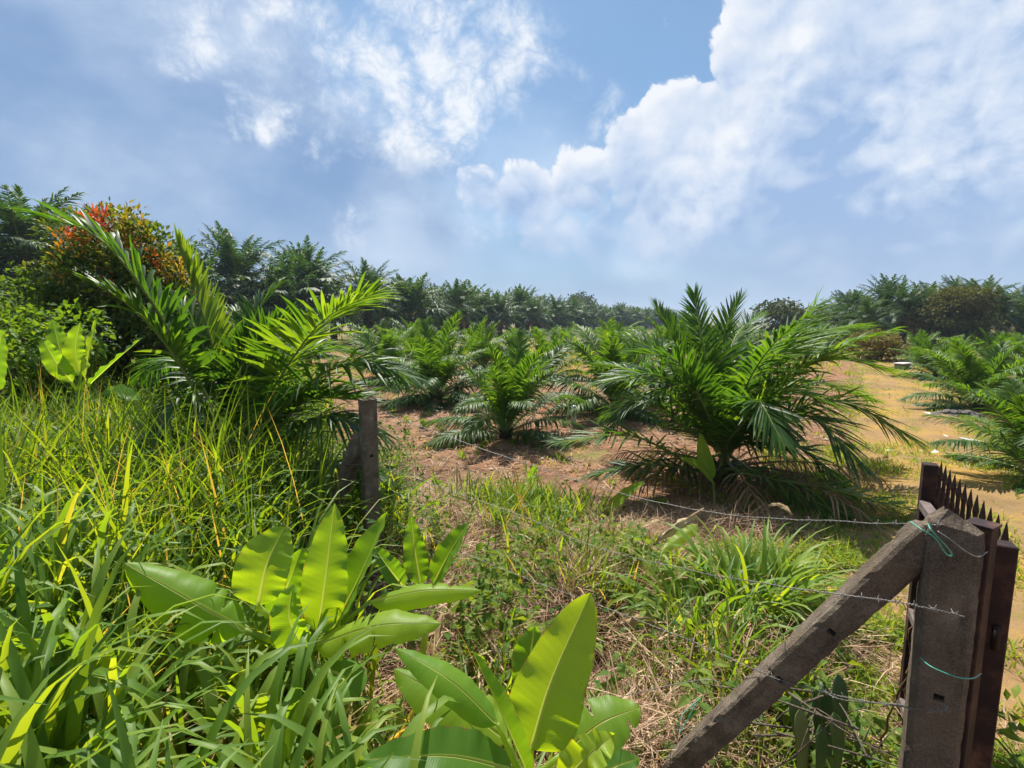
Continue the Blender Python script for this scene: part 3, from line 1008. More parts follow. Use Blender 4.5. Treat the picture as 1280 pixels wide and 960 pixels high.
# big palm right of the middle
pb = gr(905, 600)
big = thing('young_oil_palm', 'largest dark green young oil palm spreading right of the middle beside the track', 'oil palm', pb, 0, YOUNG)
obj('trunk', YT[0], big, None, None, .9)
Yb = pb[1]
bb = pb + [0, 0, .35]
BIGF = [
    ([(893, 500, 0), (878, 430, 0), (868, 368, .1)], dict(vee=.6, ll=.42, tint=.3)),
    ([(880, 500, .1), (845, 430, .2), (820, 385, .4)], dict(vee=.5, ll=.45, tint=.25)),
    ([(925, 520, -.1), (965, 450, -.2), (1018, 384, -.3)], dict(vee=-.1, ll=.62, tint=.55, lw=.042, droop=.2, a0=80, a1=40)),
    ([(930, 500, .2), (1000, 425, .4), (1078, 408, .6)], dict(vee=.1, ll=.55, tint=.55, droop=.4)),
    ([(940, 520, -.2), (1020, 450, -.4), (1112, 462, -.6)], dict(vee=.15, ll=.55, tint=.6, droop=.45)),
    ([(945, 540, -.4), (1040, 500, -.8), (1140, 548, -1.1)], dict(vee=.1, ll=.5, tint=.55, droop=.5)),
    ([(940, 550, -.5), (1010, 520, -1.0), (1075, 580, -1.4)], dict(vee=.1, ll=.5, tint=.35, droop=.55)),
    ([(925, 540, -.5), (945, 500, -1.0), (978, 552, -1.5)], dict(vee=.1, ll=.48, tint=.45, droop=.5, lw=.042)),
    ([(880, 530, -.2), (825, 470, -.3), (748, 480, -.4)], dict(vee=.3, ll=.45, tint=.25, droop=.4)),
    ([(870, 545, -.4), (800, 500, -.5), (762, 540, -.6)], dict(vee=.2, ll=.42, tint=.3, droop=.45)),
    ([(860, 575, -.4), (790, 545, -.7), (698, 552, -.9)], dict(vee=.15, ll=.40, tint=.55, droop=.35)),
    ([(880, 510, .4), (820, 440, .8), (775, 420, 1.2)], dict(vee=.4, ll=.45, tint=.3)),
    ([(905, 480, .5), (920, 420, .9), (950, 395, 1.4)], dict(vee=.4, ll=.5, tint=.35)),
    ([(890, 520, -.4), (855, 480, -.6), (812, 500, -.8)], dict(vee=.3, ll=.42, tint=.2, droop=.25)),
    ([(915, 500, .5), (990, 440, 1.0), (1050, 450, 1.6)], dict(vee=.3, ll=.5, tint=.35)),
    ([(930, 555, -.3), (1000, 560, -.6), (1060, 615, -.7)], dict(vee=.1, ll=.42, tint=.3, droop=.5)),
    ([(925, 590, -.6), (1030, 610, -1.1), (1150, 640, -1.35)], dict(vee=.1, ll=.36, tint=.75, droop=.35, thin=.25)),
    ([(960, 600, -.7), (1050, 640, -1.3), (1125, 655, -1.5)], dict(vee=.05, ll=.33, tint=.5, droop=.3, thin=.3)),
    ([(890, 590, -.4), (810, 580, -.6), (735, 595, -.5)], dict(vee=.1, ll=.34, tint=.3, droop=.4)),
    ([(900, 480, .1), (905, 420, .2), (925, 375, .3)], dict(vee=.6, ll=.42, tint=.35)),
    ([(930, 530, .3), (1010, 480, .6), (1090, 500, .9)], dict(vee=.2, ll=.5, tint=.4, droop=.45)),
    ([(870, 540, .3), (800, 500, .6), (760, 520, 1.0)], dict(vee=.2, ll=.45, tint=.25, droop=.45)),
    ([(915, 545, -.6), (975, 490, -.9), (1040, 505, -1.2)], dict(vee=.2, ll=.5, tint=.5, droop=.4)),
    ([(895, 540, -.5), (850, 455, -.6), (790, 440, -.8)], dict(vee=.3, ll=.45, tint=.22, droop=.35)),
]
for i, (pts, kw) in enumerate(BIGF):
    a = dict(pairs=86, lw=.030, start=.15, droop=.3, r0=.018, seed=300 + i, tvar=.13)
    a.update(kw)
    a['ll'] *= 1.16
    a['tint'] -= .04
    a['droop'] *= .36
    bespoke('frond', big, bb, [(px, py, Yb + dy) for px, py, dy in pts], **a)

rgb = random.Random(77)
for i in range(7):
    az = i * GA
    f = obj('frond', YF[(1, 2, 1, 1, 2)[i % 5]][i % 3], big, (0, 0, .2), None, rgb.uniform(.95, 1.12))
    f.rotation_euler = (rgb.uniform(-.2, .2), rgb.uniform(-.1, .1), az)
for i in range(11):
    az = i * GA + .3
    mb = MB()
    P = frond_path(1.25 + .3 * (i % 3), 14, 42, 10) @ np.array([[math.cos(az), math.sin(az), 0], [-math.sin(az), math.cos(az), 0], [0, 0, 1]]) + [0, 0, .16]
    frond_into(mb, P, pairs=34, ll=.36, lw=.022, start=.1, vee=-.2, jit=.5, droop=.6, r0=.016, seed=350 + i, tint=.25, thin=.15)
    o = obj('frond', mb.mesh('dead_frond', [M['dead_leaf'], M['dead_leaf']]), big)
    o['label'] = 'dry brown dead frond lying round the base'
# palm on the left behind the tall grass
lp = gpt(-2.05, 3.95)
left = thing('young_oil_palm', 'young oil palm with long arching fronds rising from tall grass on the left', 'oil palm', lp, 0, YOUNG)
obj('trunk', YT[1], left)
lb = lp + [0, 0, .4]
LEFTF = [
    ([(262, 500, 3.75), (185, 370, 3.5), (120, 295, 3.4), (48, 270, 3.3)], dict(vee=.5, ll=.46, tint=.3, lw=.042, droop=.25, pairs=50)),
    ([(285, 520, 3.95), (262, 420, 3.9), (222, 305, 3.85)], dict(vee=1.1, jit=.12, ll=.40, tint=.78, droop=.1, a0=40)),
    ([(325, 520, 3.85), (345, 480, 3.8), (400, 404, 3.65), (468, 366, 3.5)], dict(vee=.25, ll=.56, tint=.75, lw=.032, droop=.15, a0=75, a1=25)),
    ([(340, 530, 3.7), (385, 480, 3.5), (445, 452, 3.4), (512, 470, 3.3)], dict(vee=.2, ll=.52, tint=.35, droop=.35)),
    ([(265, 520, 3.7), (215, 440, 3.5), (165, 385, 3.4), (112, 352, 3.3)], dict(vee=.4, ll=.36, tint=.55, droop=.2, start=.45)),
    ([(315, 470, 4.2), (318, 400, 4.4), (350, 355, 4.6)], dict(vee=.5, ll=.45, tint=.2)),
    ([(300, 480, 4.1), (290, 420, 4.3), (300, 385, 4.6)], dict(vee=.5, ll=.45, tint=.15)),
    ([(350, 560, 3.6), (405, 520, 3.4), (470, 540, 3.3)], dict(vee=.2, ll=.48, tint=.3, droop=.45)),
    ([(280, 500, 4.1), (225, 450, 4.3), (180, 470, 4.5)], dict(vee=.2, ll=.45, tint=.25, droop=.4)),
    ([(300, 500, 3.9), (330, 430, 3.9), (360, 395, 3.9)], dict(vee=.6, ll=.42, tint=.3, droop=.15)),
    ([(330, 500, 4.1), (380, 440, 4.3), (440, 440, 4.5)], dict(vee=.3, ll=.48, tint=.3, droop=.35)),
    ([(270, 500, 3.9), (250, 420, 4.0), (215, 375, 4.1)], dict(vee=.6, ll=.42, tint=.25, droop=.15)),
    ([(310, 540, 3.8), (300, 470, 3.7), (310, 420, 3.7)], dict(vee=.7, ll=.42, tint=.2, droop=.15)),
    ([(345, 540, 3.75), (385, 500, 3.7), (450, 500, 3.65)], dict(vee=.5, ll=.45, tint=.25, droop=.15)),
    ([(280, 540, 3.6), (235, 500, 3.4), (190, 540, 3.2)], dict(vee=.2, ll=.45, tint=.25, droop=.5)),
    ([(360, 590, 3.7), (420, 580, 3.55), (480, 600, 3.45)], dict(vee=.2, ll=.42, tint=.3, droop=.45)),
]
for i, (pts, kw) in enumerate(LEFTF):
    a = dict(pairs=72, lw=.028, start=.18, droop=.3, r0=.016, seed=400 + i, tvar=.13, jit=.2)
    a.update(kw)
    bespoke('frond', left, lb, pts, **a)


# ------------------------------------------------------------------ mature palms
def mature_specs():
    return [(80, 40, 4.2), (66, 66, 4.7), (48, 80, 4.9), (26, 74, 4.8), (2, 58, 4.4)]


def mature_frond_meshes():
    rows = []
    for k, (a0, bend, L) in enumerate(mature_specs()):
        row = []
        for v in range(2):
            mb = MB()
            frond_into(mb, frond_path(L * (1 + .1 * (v - .5)), a0, bend + 12 * (v - .5), 10, .1 * (v - .5)), pairs=54, ll=.85, lw=.09, start=.16, vee=.2 - .06 * k,
                       jit=.24, droop=.38, r0=.05, seed=700 + k * 3 + v, tint=.5 - .05 * k, tvar=.18, K=4)
            row.append(mb.mesh('mature_palm_frond', [M['palm_far'], M['rachis']]))
        rows.append(row)
    mb = MB()
    frond_into(mb, frond_path(4.2, -20, 62, 9), pairs=26, ll=.7, lw=.07, start=.2, vee=-.1, jit=.5, droop=.7, r0=.05, seed=760, tint=.3, K=4, thin=.2)
    rows.append([mb.mesh('dead_palm_frond', [M['dead_leaf'], M['dead_leaf']])])
    return rows


MF = mature_frond_meshes()
MT = [stump_mesh(4.4, .33, 31, rows=16, per=8), stump_mesh(3.6, .34, 32, rows=13, per=8), stump_mesh(2.4, .36, 33, rows=9, per=8)]
MT_TOP = [4.4, 3.6, 2.4]


def mature_palm(x, y, s, label, seed, group, n=46, detailed=True, v=None):
    rg = random.Random(seed)
    v = seed % 2 if v is None else v
    t = thing('mature_oil_palm', label, 'oil palm', gpt(x, y, -.1), rg.uniform(0, 6.28), group, s)
    obj('trunk', MT[v], t)
    if not detailed:
        obj('crown', MC[rg.randrange(3)], t, (0, 0, MT_TOP[v] - .3))
        return t
    for i in range(n):
        q = i / (n - 1)
        k = min(5, int(q * 5.6))
        az = i * GA + rg.uniform(-.2, .2)
        f = obj('frond', rg.choice(MF[k]), t, (.12 * math.cos(az), .12 * math.sin(az), MT_TOP[v] - .05 - .09 * k), None, rg.uniform(.85, 1.1))
        f.rotation_euler = (rg.uniform(-.2, .2), rg.uniform(-.1, .1), az)
        if k == 5:
            f['label'] = 'dry brown hanging frond'
    return t


def joined_mature(seed):
    mb = MB()
    rg = np.random.default_rng(seed)
    n = 36
    sp = mature_specs()
    for i in range(n):
        k = min(4, int(i / (n - 1) * 5))
        a0, bend, L = sp[k]
        P = frond_path(L * rg.uniform(.85, 1.1), a0 + rg.normal(0, 5), bend + rg.normal(0, 7), 7)
        az = i * GA + rg.normal(0, .15)
        R = np.array([[math.cos(az), -math.sin(az), 0], [math.sin(az), math.cos(az), 0], [0, 0, 1]])
        P = P @ R.T + [0, 0, .25 - .09 * k]
        frond_into(mb, P, pairs=30, ll=.88, lw=.17, start=.18, vee=.2 - .06 * k, jit=.26, droop=.38, r0=.05, seed=seed * 50 + i, tint=.5 - .05 * k, tvar=.18, K=4)
    return mb.mesh('mature_palm_crown', [M['palm_far'], M['rachis']])


MC = [joined_mature(s) for s in (41, 42, 43)]
OLD = 'mature oil palms of the old plantation'
# (photo x of the crown, photo y of its top, depth)
FRONT = [(-60, 250, 27, 'tall mature oil palm cut by the left photo edge'),
         (22, 242, 29, 'tall mature oil palm left of the red tipped shrub'),
         (95, 268, 36, 'mature oil palm showing just over the red tipped shrub'),
         (200, 290, 42, 'mature oil palm behind the right flank of the red tipped shrub'),
         (292, 290, 43, 'mature oil palm with a clear round crown standing right of the red tipped shrub'),
         (374, 306, 50, 'second clear crowned mature oil palm right of the red tipped shrub'),
         (458, 330, 54, 'mature oil palm right above the bright tip of the left fronds'),
         (516, 346, 60, 'mature oil palm between the bright left frond tip and the row end'),
         (570, 350, 64, 'mature oil palm with upright crown behind the bright green young palm'),
         (625, 366, 76, 'mature oil palm in the row straight behind the lone middle palm'),
         (668, 370, 84, 'mature oil palm in the row up and right of the lone middle palm')]
for i, (px, py, Y, lab) in enumerate(FRONT):
    v = (60 + i) % 2
    x = ray(px, py)[0] * Y
    top = at(px, py, Y)[2]
    mature_palm(x, Y, top / (MT_TOP[v] + 3.6), lab, 60 + i, OLD)
rgm = random.Random(8)
front_xy = [(ray(px, py)[0] * Y, Y) for px, py, Y, _ in FRONT]
cnt = 0
for r in range(26):
    for c in range(-16, 36):
        y2 = 30 + r * 7.4 + r * r * .06 + rgm.uniform(-1.3, 1.3)
        xx = c * 7.6 + (r % 2) * 3.8 + rgm.uniform(-1.3, 1.3)
        e = edge_x(y2)
        depth = 26 if y2 < 90 else 34
        if xx > e + 1 or xx < e - depth + 6 or xx < -1.15 * y2 - 4 or y2 > 250:
            continue
        if min((xx - a) ** 2 + (y2 - b) ** 2 for a, b in front_xy) < 30:
            continue
        mature_palm(xx, y2, rgm.uniform(.92, 1.14), 'mature oil palm in the dark plantation rows along the left horizon', rgm.randrange(999), OLD + ', rows behind', detailed=False, v=rgm.choice((0, 1, 1)))
        cnt += 1
# the near edge of the plantation: low crowns shoulder to shoulder
yy = 33.0
k = 0
while yy < 245:
    xx = edge_x(yy) + rgm.uniform(-1.5, 2.0)
    if min((xx - a) ** 2 + (yy - b) ** 2 for a, b in front_xy) > 12:
        mature_palm(xx, yy, rgm.uniform(.95, 1.2), 'low crowned mature oil palm on the near edge of the dark plantation', rgm.randrange(999), OLD + ', near edge', detailed=False, v=2 if k % 3 else 1)
    k += 1
    dx = (edge_x(yy + 1) - edge_x(yy))
    yy += 5.2 / math.hypot(1, dx)
for i, (x, y, sc) in enumerate([(-28, 26, .9), (-25, 30, .85), (-33, 31, 1.1), (-30, 36, 1.1), (-22.5, 33, .8), (-36, 38, 1.2), (-26, 40, 1.0)]):
    mature_palm(x, y, sc, 'mature oil palm massed behind the red tipped shrub at the left', 140 + i, OLD + ', left mass', detailed=False, v=(1, 2)[i % 2])
# right hand group
RG = 'mature oil palms beyond the young palms on the right'
for i, (px, py, Y, lab) in enumerate([(1135, 351, 46, 'mature oil palm with bare trunk left of the brown domed tree'),
                                      (1088, 372, 44, 'leaning full crowned mature oil palm at the left end of the right group'),
                                      (1196, 346, 58, 'mature oil palm rising behind the brown domed tree'),
                                      (1258, 358, 46, 'mature oil palm right of the brown domed tree'),
                                      (1320, 355, 52, 'mature oil palm at the far right photo edge'),
                                      (1165, 365, 62, 'mature oil palm between bare trunk palm and domed tree'),
                                      (1108, 368, 49, 'low crowned mature oil palm left of the bare trunked one'),
                                      (1163, 372, 47, 'low crowned mature oil palm pressed against the left side of the domed tree'),
                                      (1232, 368, 44, 'low crowned mature oil palm pressed against the right side of the domed tree'),
                                      (1285, 366, 48, 'low crowned mature oil palm by the far right photo edge'),
                                      (1068, 378, 60, 'low crowned mature oil palm at the left end behind the scrubby bush')]):
    v = (80 + i) % 2 if i < 6 else 2
    top = at(px, py, Y)[2]
    mature_palm(ray(px, py)[0] * Y, Y, top / (MT_TOP[v] + 3.6), lab, 80 + i, RG)
for i, (x, y) in enumerate([(62, 72), (70, 66), (54, 78), (78, 74), (64, 84), (88, 80), (74, 90), (62, 92), (34, 50), (38, 56), (43, 52), (47, 56), (52, 60), (41, 62), (57, 52), (62, 58), (48, 70)]):
    mature_palm(x, y, .80 + .04 * (i % 4), 'mature oil palm deep behind the brown domed tree group', 90 + i, RG + ', back rows', detailed=False, v=(2, 1, 2)[i % 3])


# ------------------------------------------------------------------ leafy trees and shrubs
def leaves_into(mb, P, size, tint, rg, up=.4, aspect=.45, mat=0, D=None, droop=.2, fold=.25):
    """small folded leaves at P"""
    n = len(P)
    if D is None:
        D = rg.normal(0, 1, (n, 3))
        D[:, 2] = D[:, 2] * .5 + up
    D = norm(D)
    W = norm(np.cross(D, rg.normal(0, 1, (n, 3)) * .5 + [0, 0, 1]))
    NN = np.cross(W, D)
    l = (size * rg.uniform(.65, 1.3, n))[:, None]
    w = l * aspect * .5
    c = P + D * l * .45
    tip = P + D * l - np.array([0, 0, 1]) * l * droop
    V = np.stack([P, c - W * w + NN * w * fold, c, c + W * w + NN * w * fold, tip], 1)
    b = (np.arange(n) * 5)[:, None]
    T = np.concatenate([b + [[0, 2, 1]], b + [[0, 3, 2]], b + [[1, 2, 4]], b + [[2, 3, 4]]], 0)
    mb.add(V.reshape(-1, 3), None, T, tint=np.repeat(np.broadcast_to(tint, (n,)), 5), mat=mat)


def lobes_points(lobes, n, rg, shell=.55):
    """points through the outer shells of ellipsoid lobes, and how far out they sit"""
    vol = np.array([l[3] * l[4] * l[5] for l in lobes]) ** .7
    pick = rg.choice(len(lobes), n, p=vol / vol.sum())
    L = np.array(lobes)[pick]
    d = norm(rg.normal(0, 1, (n, 3)))
    r = (shell + (1 - shell) * rg.random(n) ** .6)[:, None]
    return L[:, :3] + d * r * L[:, 3:6], d, r[:, 0], pick


def tree_trunk(h, r, lobes, seed):
    rg = np.random.default_rng(seed)
    mb = MB()
    P = spline([(0, 0, -.2), (rg.normal(0, .05) * h, 0, h * .4), (0, rg.normal(0, .05) * h, h * .8)], 8)
    mb.tube(P, np.linspace(r, r * .5, 8), 8)
    for l in lobes[:9]:
        st = P[3 + rg.integers(0, 4)]
        en = np.array(l[:3])
        mid = (st + en) / 2 + rg.normal(0, .06 * h, 3)
        mb.tube(spline([st, mid, en], 6), np.linspace(r * .4, r * .08, 6), 5)
    return mb.mesh('trunk', M['bark'])


def broad_tree(x, y, h, w, label, seed, n, leaf, group=None, tint=.45, name='broadleaf_tree', cat='tree', low=.25, mat='tree_leaf'):
    rg = np.random.default_rng(seed)
    t = thing(name, label, cat, gpt(x, y), 0, group)
    lobes = []
    for i in range(14):
        a = i * GA
        q = rg.random()
        rr = w * .5 * rg.uniform(.15, .80)
        lobes.append((math.cos(a) * rr, math.sin(a) * rr, h * (low + (1 - low - .2) * q), w * .20 * rg.uniform(.6, 1.35), w * .20 * rg.uniform(.6, 1.35), h * .15 * rg.uniform(.6, 1.3)))
    lobes.append((0, 0, h * .72, w * .32, w * .32, h * .26))
    P, d, r, pick = lobes_points(lobes, n, rg, .35)
    P = P + d * (vnoise(P[:, 0] * 1.9 / (h * .2) + seed, P[:, 2] * 1.9 / (h * .2) + P[:, 1]) - .5)[:, None] * h * .16
    mb = MB()
    ti = np.clip(tint + .25 * (np.array([rg.random() for _ in lobes])[pick] - .5) + rg.normal(0, .15, n), 0, 1)
    leaves_into(mb, P, leaf, ti, rg, D=d + rg.normal(0, .7, (n, 3)), aspect=.6)
    obj('crown', mb.mesh('crown', M[mat], smooth=False), t)
    obj('trunk', tree_trunk(h * .75, h * .035, lobes, seed), t)
    return t


p = at(1198, 405, 43)
broad_tree(p[0], 43, 5.1, 6.4, 'dense domed tree with brownish green leaves among the right palms', 501, 13000, .24, tint=.68, low=.10)
p = at(980, 400, 75)
broad_tree(p[0], 75, 5.6, 7.5, 'rounded dark tree on the horizon behind the big right palm', 502, 3500, .5, tint=.35)
p = at(1022, 400, 85)
broad_tree(p[0], 85, 4.8, 6.5, 'smaller round tree right of the rounded dark horizon tree', 503, 3000, .5, tint=.45)
p = at(1058, 400, 95)
broad_tree(p[0], 95, 4.4, 8.0, 'low spreading tree between horizon trees and right palms', 504, 3000, .5, tint=.4)
p = at(725, 370, 150)
broad_tree(p[0], 150, 11.5, 10, 'dark round treetop poking out of the far palm row', 505, 3000, .8, tint=.3)
p = gr(1092, 452)
broad_tree(p[0], p[1], 1.7, 3.2, 'scrubby brown bush at the left end of the far track', 506, 3000, .16, tint=.95, name='scrub_bush', cat='bush', low=.05)


for i, (px, py, Y, h, w, ti, lab, m) in enumerate([(18, 470, 5.2, 1.75, 1.7, .3, 'yellow green leafy bush at the left photo edge behind the tall grass', 'herb'),
                                           (-40, 430, 6.4, 2.5, 2.6, .5, 'dark leafy bush cut by the left photo edge', 'dark_weed'),
                                           (40, 430, 7.6, 2.2, 2.2, .45, 'dark bush at the left foot of the red tipped shrub', 'dark_weed'),
                                           (75, 480, 5.6, 1.35, 1.3, .4, 'light green bush under the small glowing banana plant', 'herb'),
                                           (250, 440, 7.4, 1.9, 2.0, .35, 'dark bush right of the red tipped shrub behind the arching palm', 'dark_weed'),
                                           (330, 440, 8.4, 1.6, 2.2, .4, 'dark bush behind the left palm near the young palm rows', 'dark_weed')]):
    p = at(px, py, Y)
    broad_tree(p[0], Y, h, w, lab, 520 + i, 5200, .085, tint=ti, name='leafy_bush', cat='bush', low=.05, group='bushes on the left bank', mat=m)


# the shrub with red new leaves, left
def red_shrub():
    rg = np.random.default_rng(77)
    Y = 7.0
    base = at(165, 480, Y)
    base[2] = float(ground_z(base[0], base[1]))
    t = thing('flowering_shrub', 'tall dense shrub with red and orange new leaves at its top on the left', 'shrub', base)
    lob_px = [(95, 300, 38), (150, 300, 42), (185, 320, 40), (120, 350, 45), (170, 370, 50), (90, 380, 38), (215, 350, 34), (215, 400, 40), (130, 420, 50),
              (70, 420, 34), (180, 440, 46), (60, 350, 26), (240, 380, 26), (235, 440, 36), (95, 460, 45)]
    lobes = []
    for i, (px, py, r) in enumerate(lob_px):
        c = at(px, py, Y + rg.uniform(-.5, .5)) - base
        R = r * Y / FPX
        lobes.append((*c, R, R * 1.1, R * .95))
    P, d, r, pick = lobes_points(lobes, 15000, rg, .45)
    mb = MB()
    cl = np.sin(P[:, 0] * 5.1 + P[:, 2] * 3.3) * np.sin(P[:, 1] * 4.3 + P[:, 2] * 5.7)
    ti = np.clip(.22 + .16 * cl + .18 * (r > .9) + rg.normal(0, .08, len(P)), 0, .57)
    leaves_into(mb, P, .095, ti, rg, D=d + rg.normal(0, .6, (len(P), 3)) + [0, 0, .3], aspect=.42)
    obj('crown', mb.mesh('crown', M['shrub'], smooth=False), t)
    # sprays of new leaves: each a twig with a rosette of coloured leaves
    spots = [(112, 268, .95), (104, 284, .9), (132, 278, .98), (88, 282, .92), (165, 292, .78), (158, 272, .66), (172, 278, .74), (150, 282, .72), (176, 300, .80), (168, 310, .92),
             (120, 262, 1.0), (190, 296, .68), (212, 318, .74), (222, 326, .70), (205, 308, .68), (75, 310, .72), (72, 335, .70), (140, 295, .9), (98, 300, .8), (233, 345, .72),
             (55, 400, .64), (62, 378, .66), (85, 370, .62), (28, 430, .85), (130, 265, .95), (186, 310, .9), (143, 262, .7), (160, 262, .66), (78, 290, .8), (198, 322, .85),
             (182, 284, .7), (175, 264, .64), (115, 290, .8), (125, 300, .7), (208, 340, .66), (60, 395, .66), (100, 345, .62), (135, 340, .95), (205, 420, .85)]
    for k, (px, py, ti) in enumerate(spots):
        mbs = MB()
        c = at(px, py + 12, Y - rg.uniform(.2, .5)) - base
        n = 30
        Q = c + rg.normal(0, 1, (n, 3)) * [.035, .035, .09]
        tt = np.clip(ti + rg.normal(0, .04, n), .5, 1)
        leaves_into(mbs, Q, .10, tt, rg, D=(Q - c) * [1, 1, .2] + rg.normal(0, .02, (n, 3)) + [0, 0, .045], aspect=.34, droop=.12)
        mbs.tube(spline([c - [0, -.1, .35], c - [0, -.02, .1], c], 4), [.008, .006, .003], 4, tint=.1)
        o = obj('leaf_spray', mbs.mesh('leaf_spray', M['shrub'], smooth=False), t)
        o['kind'] = 'stuff'
        o['label'] = 'spray of red new leaves' if ti > .86 else ('spray of orange new leaves' if ti > .73 else 'spray of yellow new leaves')
    obj('trunk', tree_trunk(2.4, .07, lobes, 78), t)


red_shrub()


# ------------------------------------------------------------------ grass
def blades_into(mb, P, az, h, w, lean, curl, tint, rg, seg=5, fold=True, twist=.6, pw=1.5):
    """grass blades: bent strips that taper to a point"""
    n = len(P)
    h, w, lean, curl = [np.broadcast_to(a, (n,)).astype(float) for a in (h, w, lean, curl)]
    C = np.zeros((n, seg + 1, 3))
    C[:, 0] = P
    for k in range(seg):
        u = (k + .5) / seg
        th = lean + curl * u ** pw
        st = np.stack([np.sin(th) * np.cos(az), np.sin(th) * np.sin(az), np.cos(th)], -1)
        C[:, k + 1] = C[:, k] + st * (h / seg)[:, None]
    tw = az + PI / 2 + rg.normal(0, twist, n)
    W = np.stack([np.cos(tw), np.sin(tw), rg.normal(0, .15, n)], -1)
    us = np.linspace(0, 1, seg + 1)
    wp = np.interp(us, [0, .2, .55, .85, 1], [.55, .95, 1, .5, .02])
    hw = (w[:, None] * wp[None, :] * .5)[:, :, None]
    if fold:
        V = np.stack([C - W[:, None] * hw + [0, 0, 1] * hw * .35, C, C + W[:, None] * hw + [0, 0, 1] * hw * .35], 2)
        nv = 3
    else:
        V = np.stack([C - W[:, None] * hw, C + W[:, None] * hw], 2)
        nv = 2
    K = seg + 1
    base = (np.arange(n) * K * nv)[:, None, None]
    i = (np.arange(seg) * nv)[None, :, None]
    j = np.arange(nv - 1)[None, None, :]
    a = base + i + j
    Q = np.stack([a, a + 1, a + nv + 1, a + nv], -1).reshape(-1, 4)
    mb.add(V.reshape(-1, 3), Q, tint=np.repeat(np.clip(np.broadcast_to(tint, (n,)), 0, 1), K * nv))


def scatter(x0, x1, y0, y1, n, rg, ok=None):
    x, y = rg.uniform(x0, x1, n), rg.uniform(y0, y1, n)
    if ok is not None:
        k = ok(x, y)
        x, y = x[k], y[k]
    return np.stack([x, y, ground_z(x, y)], -1)


def clumped(P, rg, n_per, r):
    Q = np.repeat(P, n_per, 0)
    Q[:, :2] += rg.normal(0, r, (len(Q), 2))
    Q[:, 2] = ground_z(Q[:, 0], Q[:, 1])
    return Q


def in_view(x, y, m=.15):
    return (y > .3) & (np.abs(x) < y * 1.03 + .35 + m)


def fence_y(x):
    return 2.1 - x                             # the fence line, x + y = 2.1


def cap_h(P, rg):
    """grass on the near bank is trampled and short in front of the banana plants"""
    x, y = P[:, 0], P[:, 1]
    q = 640 + FPX * x / y
    line = np.interp(q, [-200, 0, 120, 220, 330, 470], [560, 620, 700, 790, 840, 900])
    zt = CAM_Z + np.array([ray(640, v)[2] for v in line]) * y
    far = sstep(1.75, 2.3, y) * sstep(-10, 120, q) + sstep(1.4, 2.2, y) * (1 - sstep(-10, 120, q))
    return np.maximum((zt - P[:, 2]) * rg.uniform(.75, 1.1, len(P)) + far * 2, .07)


# stuff 1: rank fine grass on the left
rg = np.random.default_rng(900)
mb = MB()
P0 = scatter(-8.5, -.35, 1.5, 7.6, 2300, rg, lambda x, y: in_view(x, y, .5) & (y > 1.45) & (np.hypot(x + 2.05, y - 3.95) > .2) & ~((x > -1.12) & (y > 2.0) & (y < 3.15))
             & (x < -.55 - .28 * np.maximum(y - 2.6, 0)) & (vnoise(x * 1.3, y * 1.3, 41) + .25 > .3))
P = clumped(P0, rg, 9, .10)
n = len(P)
dist = np.hypot(P[:, 0], P[:, 1])
hh = np.clip(.80 + .30 * (vnoise(P[:, 0] * .8, P[:, 1] * .8, 42) - .5), .4, 1.3) * rg.uniform(.55, 1.15, n)
hh = hh * np.interp(P[:, 0], [-7, -3, -1.2, -.5], [1.05, 1.08, 1.0, .7])
hh = hh * np.interp(P[:, 1], [1.4, 2.4, 3.2, 4.5, 7], [.8, 1.05, 1.22, 1.2, 1.1])
hh = np.minimum(hh, cap_h(P, rg))
tn = rg.beta(2, 2.6, n) * .72 + .04
tn = np.where(rg.random(n) < .05, rg.uniform(.86, 1.0, n), tn)
blades_into(mb, P, rg.uniform(0, 2 * PI, n), hh, rg.uniform(.006, .013, n), rg.uniform(.02, .35, n), rg.gamma(2.0, .45, n), tn, rg, seg=5, fold=False)
# wider arching blades among the fine ones
P = clumped(P0[rg.random(len(P0)) < .95], rg, 6, .12)
n = len(P)
hh = np.minimum(rg.uniform(.55, 1.1, n), cap_h(P, rg) * 1.1)
blades_into(mb, P, rg.uniform(0, 2 * PI, n), hh, rg.uniform(.013, .027, n), rg.uniform(.05, .45, n), rg.gamma(3.6, .55, n), rg.beta(2.4, 2.2, n) * .8, rg, seg=6, pw=1.9)
P = clumped(P0[rg.random(len(P0)) < .10], rg, 2, .15)
n = len(P)
blades_into(mb, P, rg.uniform(0, 2 * PI, n), np.minimum(rg.uniform(.7, 1.35, n), cap_h(P, rg) * 1.2), rg.uniform(.004, .007, n), rg.uniform(.05, .9, n), rg.uniform(-.2, .9, n), rg.uniform(.9, 1.0, n), rg, seg=5, fold=False)
# and the growth that carries on behind, up to the shrub and the old palms
P = scatter(-20, -2.0, 6.2, 17, 9000, rg, lambda x, y: in_view(x, y, .5) & (x < -2.3 - .42 * (y - 6)) & (vnoise(x, y, 44) > .2))
P = clumped(P, rg, 4, .16)
n = len(P)
blades_into(mb, P, rg.uniform(0, 2 * PI, n), rg.uniform(.35, 1.0, n), rg.uniform(.014, .026, n), rg.uniform(.05, .5, n), rg.gamma(2.5, .5, n), rg.beta(2.2, 2.2, n) * .85, rg, seg=4, fold=False)
tag(obj('tall_grass', mb.mesh('tall_grass', M['grass'])), 'rank tall green grass filling the left bank', 'grass', kind='stuff')

